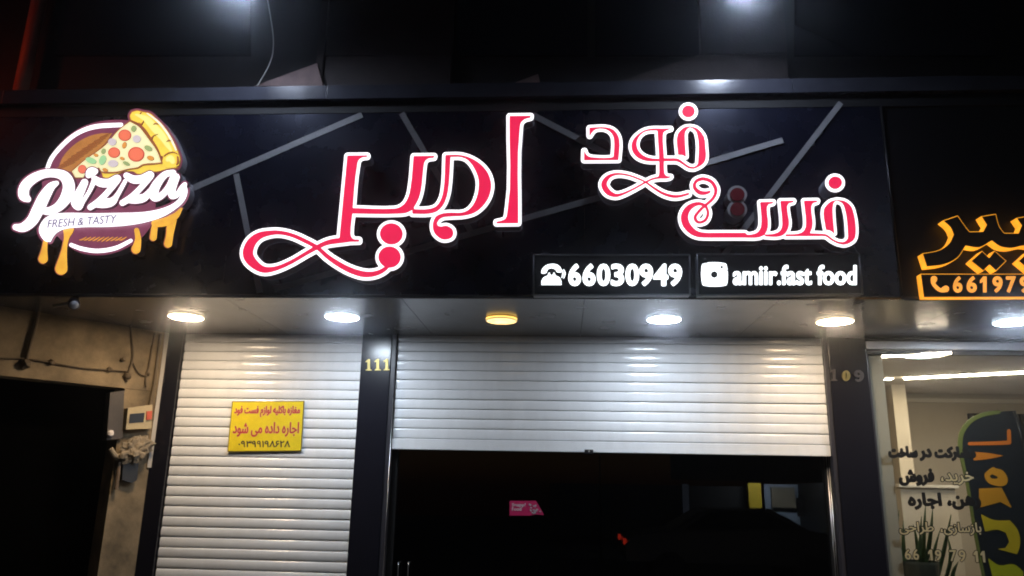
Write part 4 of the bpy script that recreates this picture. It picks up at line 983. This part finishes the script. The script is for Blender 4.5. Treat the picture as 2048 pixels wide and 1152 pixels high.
mbox('yellow_pillar', (1496, 966), (1528, 1075), Dx+1.7, Dx+2.0, mat('pillar_yellow', (.72, .50, .03), .6))
mbox('grey_pillar', (1364, 968), (1380, 1060), Dx+1.7, Dx+2.0, mat('pillar_grey', (.3, .32, .4), .6))
mbox('shop_head', (1340, 860), (1700, 966), Dx-.2, Dx, M_BLACK); mbox('shop_ceiling', (1340, 860), (1700, 905), Dx+.001, Dx+2.8, mat('shop_ceiling', (.6, .6, .6), .7))
mbox('dark_wall', (1100, 966), (1496, 1080), Dx+2.1, Dx+2.3, M_BLACK)
mbox('side_wall', (1646, 966), (1800, 1080), Dx, Dx+2.8, M_BLACK)
p = mir(1545, 935, Dx+.6)
box('ceiling_lamp', (p[0]-.5, p[0]+.5), (p[1]-.06, p[1]+.06), (p[2]+.0, p[2]+.05), mat('assumed_shop_tube', (.9, .9, .9), .4, emit=(.8, .9, 1), es=150), S)  # assumed lamp, hidden behind the head board, added to light this shop
# parked car at the kerb behind the photographer
def car(cx, cy, label):
    t = thing('parked_car', (cx, cy, -.13), label, 'car')
    prof = [(-2.1, .45), (-2.12, .75), (-1.95, .92), (-1.2, 1.0), (-.55, 1.40), (.55, 1.44), (1.3, 1.05), (1.95, .95), (2.12, .75), (2.1, .42)]
    vs = []; fs = []; N = len(prof)
    for sy, s in ((-.86, 1), (-.80, 1.02), (.80, 1.02), (.86, 1)):
        for x, z in prof:
            yy = sy*(.80 if z > 1.2 else 1.0); vs.append((cx+x, cy+yy, -.13+z*(1 if abs(sy) < .85 else .985)))
    for r in range(3):
        for i in range(N-1): fs.append((r*N+i, r*N+i+1, (r+1)*N+i+1, (r+1)*N+i))
        fs.append((r*N+N-1, r*N, (r+1)*N, (r+1)*N+N-1))
    fs += [tuple(range(N-1, -1, -1)), tuple(range(3*N, 4*N))]
    me = mesh_from('body', vs, fs); bm = bmesh.new(); bm.from_mesh(me); bmesh.ops.recalc_face_normals(bm, faces=list(bm.faces)); bm.to_mesh(me); bm.free()
    link('body', me, mat('car_paint', (.07, .072, .078), .22, coat=.6), t)
    gl = mat('car_glass', (.01, .012, .014), .05)
    for s in (-1, 1):
        link('side_window', mesh_from('side_window', [(cx+a, cy+s*(.87*(1-.16*max(0, (b-1.02)/.4))+.012), -.13+b) for a, b in [(-1.0, 1.04), (-.5, 1.36), (.5, 1.39), (1.1, 1.08)]], [(0, 1, 2, 3)]), gl, t)
    for x0, z0, x1, z1, nm in [(1.26, 1.09, .62, 1.43, 'windscreen'), (-1.14, 1.05, -.62, 1.375, 'rear_window')]:
        off = .02*(1 if x0 > 0 else -1)
        link(nm, mesh_from(nm, [(cx+x0+off, cy-.72, -.13+z0), (cx+x0+off, cy+.72, -.13+z0), (cx+x1+off, cy+.6, -.13+z1), (cx+x1+off, cy-.6, -.13+z1)], [(0, 1, 2, 3)]), gl, t)
    for wx in (-1.3, 1.3):
        for s in (-1, 1):
            y = cy+s*.80; tube('wheel', [(cx+wx, y-.1, .18), (cx+wx, y-.09, .18), (cx+wx, y+.09, .18), (cx+wx, y+.1, .18)], [.27, .31, .31, .27], mat('tyre', (.02, .02, .02), .8), t, 24)
    for s in (-.7, .7):
        box('tail_light', (cx-2.14, cx-2.09), (cy+s-.12, cy+s+.12), (.60, .70), mat('tail_red', (.5, .02, .01), .3, emit=(1, .05, .02), es=1.2), t)
        box('headlight', (cx+2.05, cx+2.13), (cy+s-.14, cy+s+.14), (.58, .70), mat('headlight_clear', (.7, .7, .72), .1), t)
    return t
car(3.3, -8.2, 'dark parked car mirrored low in the dark glass')

# assumed street lamp behind the photographer, unseen, added to light car, street and facade
SL = thing('assumed_street_lamp', (7.5, -11.5, -.13), 'assumed tall street lamp across the road, unseen, added to light car and street', 'street lamp')
tube('post', [(7.5, -11.5, -.13), (7.5, -11.5, 3), (7.5, -11.5, 6.2), (7.45, -11.3, 6.6), (7.3, -10.7, 6.8)], [.08, .065, .05, .04, .035], M_DARKM, SL, 12)
hd = box('lamp_head', (7.15, 7.4), (-10.75, -10.1), (6.76, 6.86), M_DARKM, SL, .02)
box('lens', (7.18, 7.37), (-10.65, -10.2), (6.742, 6.758), mat('street_lens', (.8, .8, .8), .4, emit=(.85, .92, 1.0), es=70), hd)

# thin volume added to imitate lens bloom around lamps and lit letters
hz = tag(box('bloom_haze', (-41, 41), (-41, 10), (-1.45, 8.6), None), kind='stuff')
hm = bpy.data.materials.new('bloom_haze'); hm.use_nodes = True; hm.node_tree.nodes.clear()
hv = hm.node_tree.nodes.new('ShaderNodeVolumePrincipled'); ho = hm.node_tree.nodes.new('ShaderNodeOutputMaterial')
hm.node_tree.links.new(hv.outputs[0], ho.inputs['Volume'])
hv.inputs['Color'].default_value = (.84, .88, 1.0, 1); hv.inputs['Density'].default_value = .007; hv.inputs['Anisotropy'].default_value = .975
hz.data.materials.append(hm)
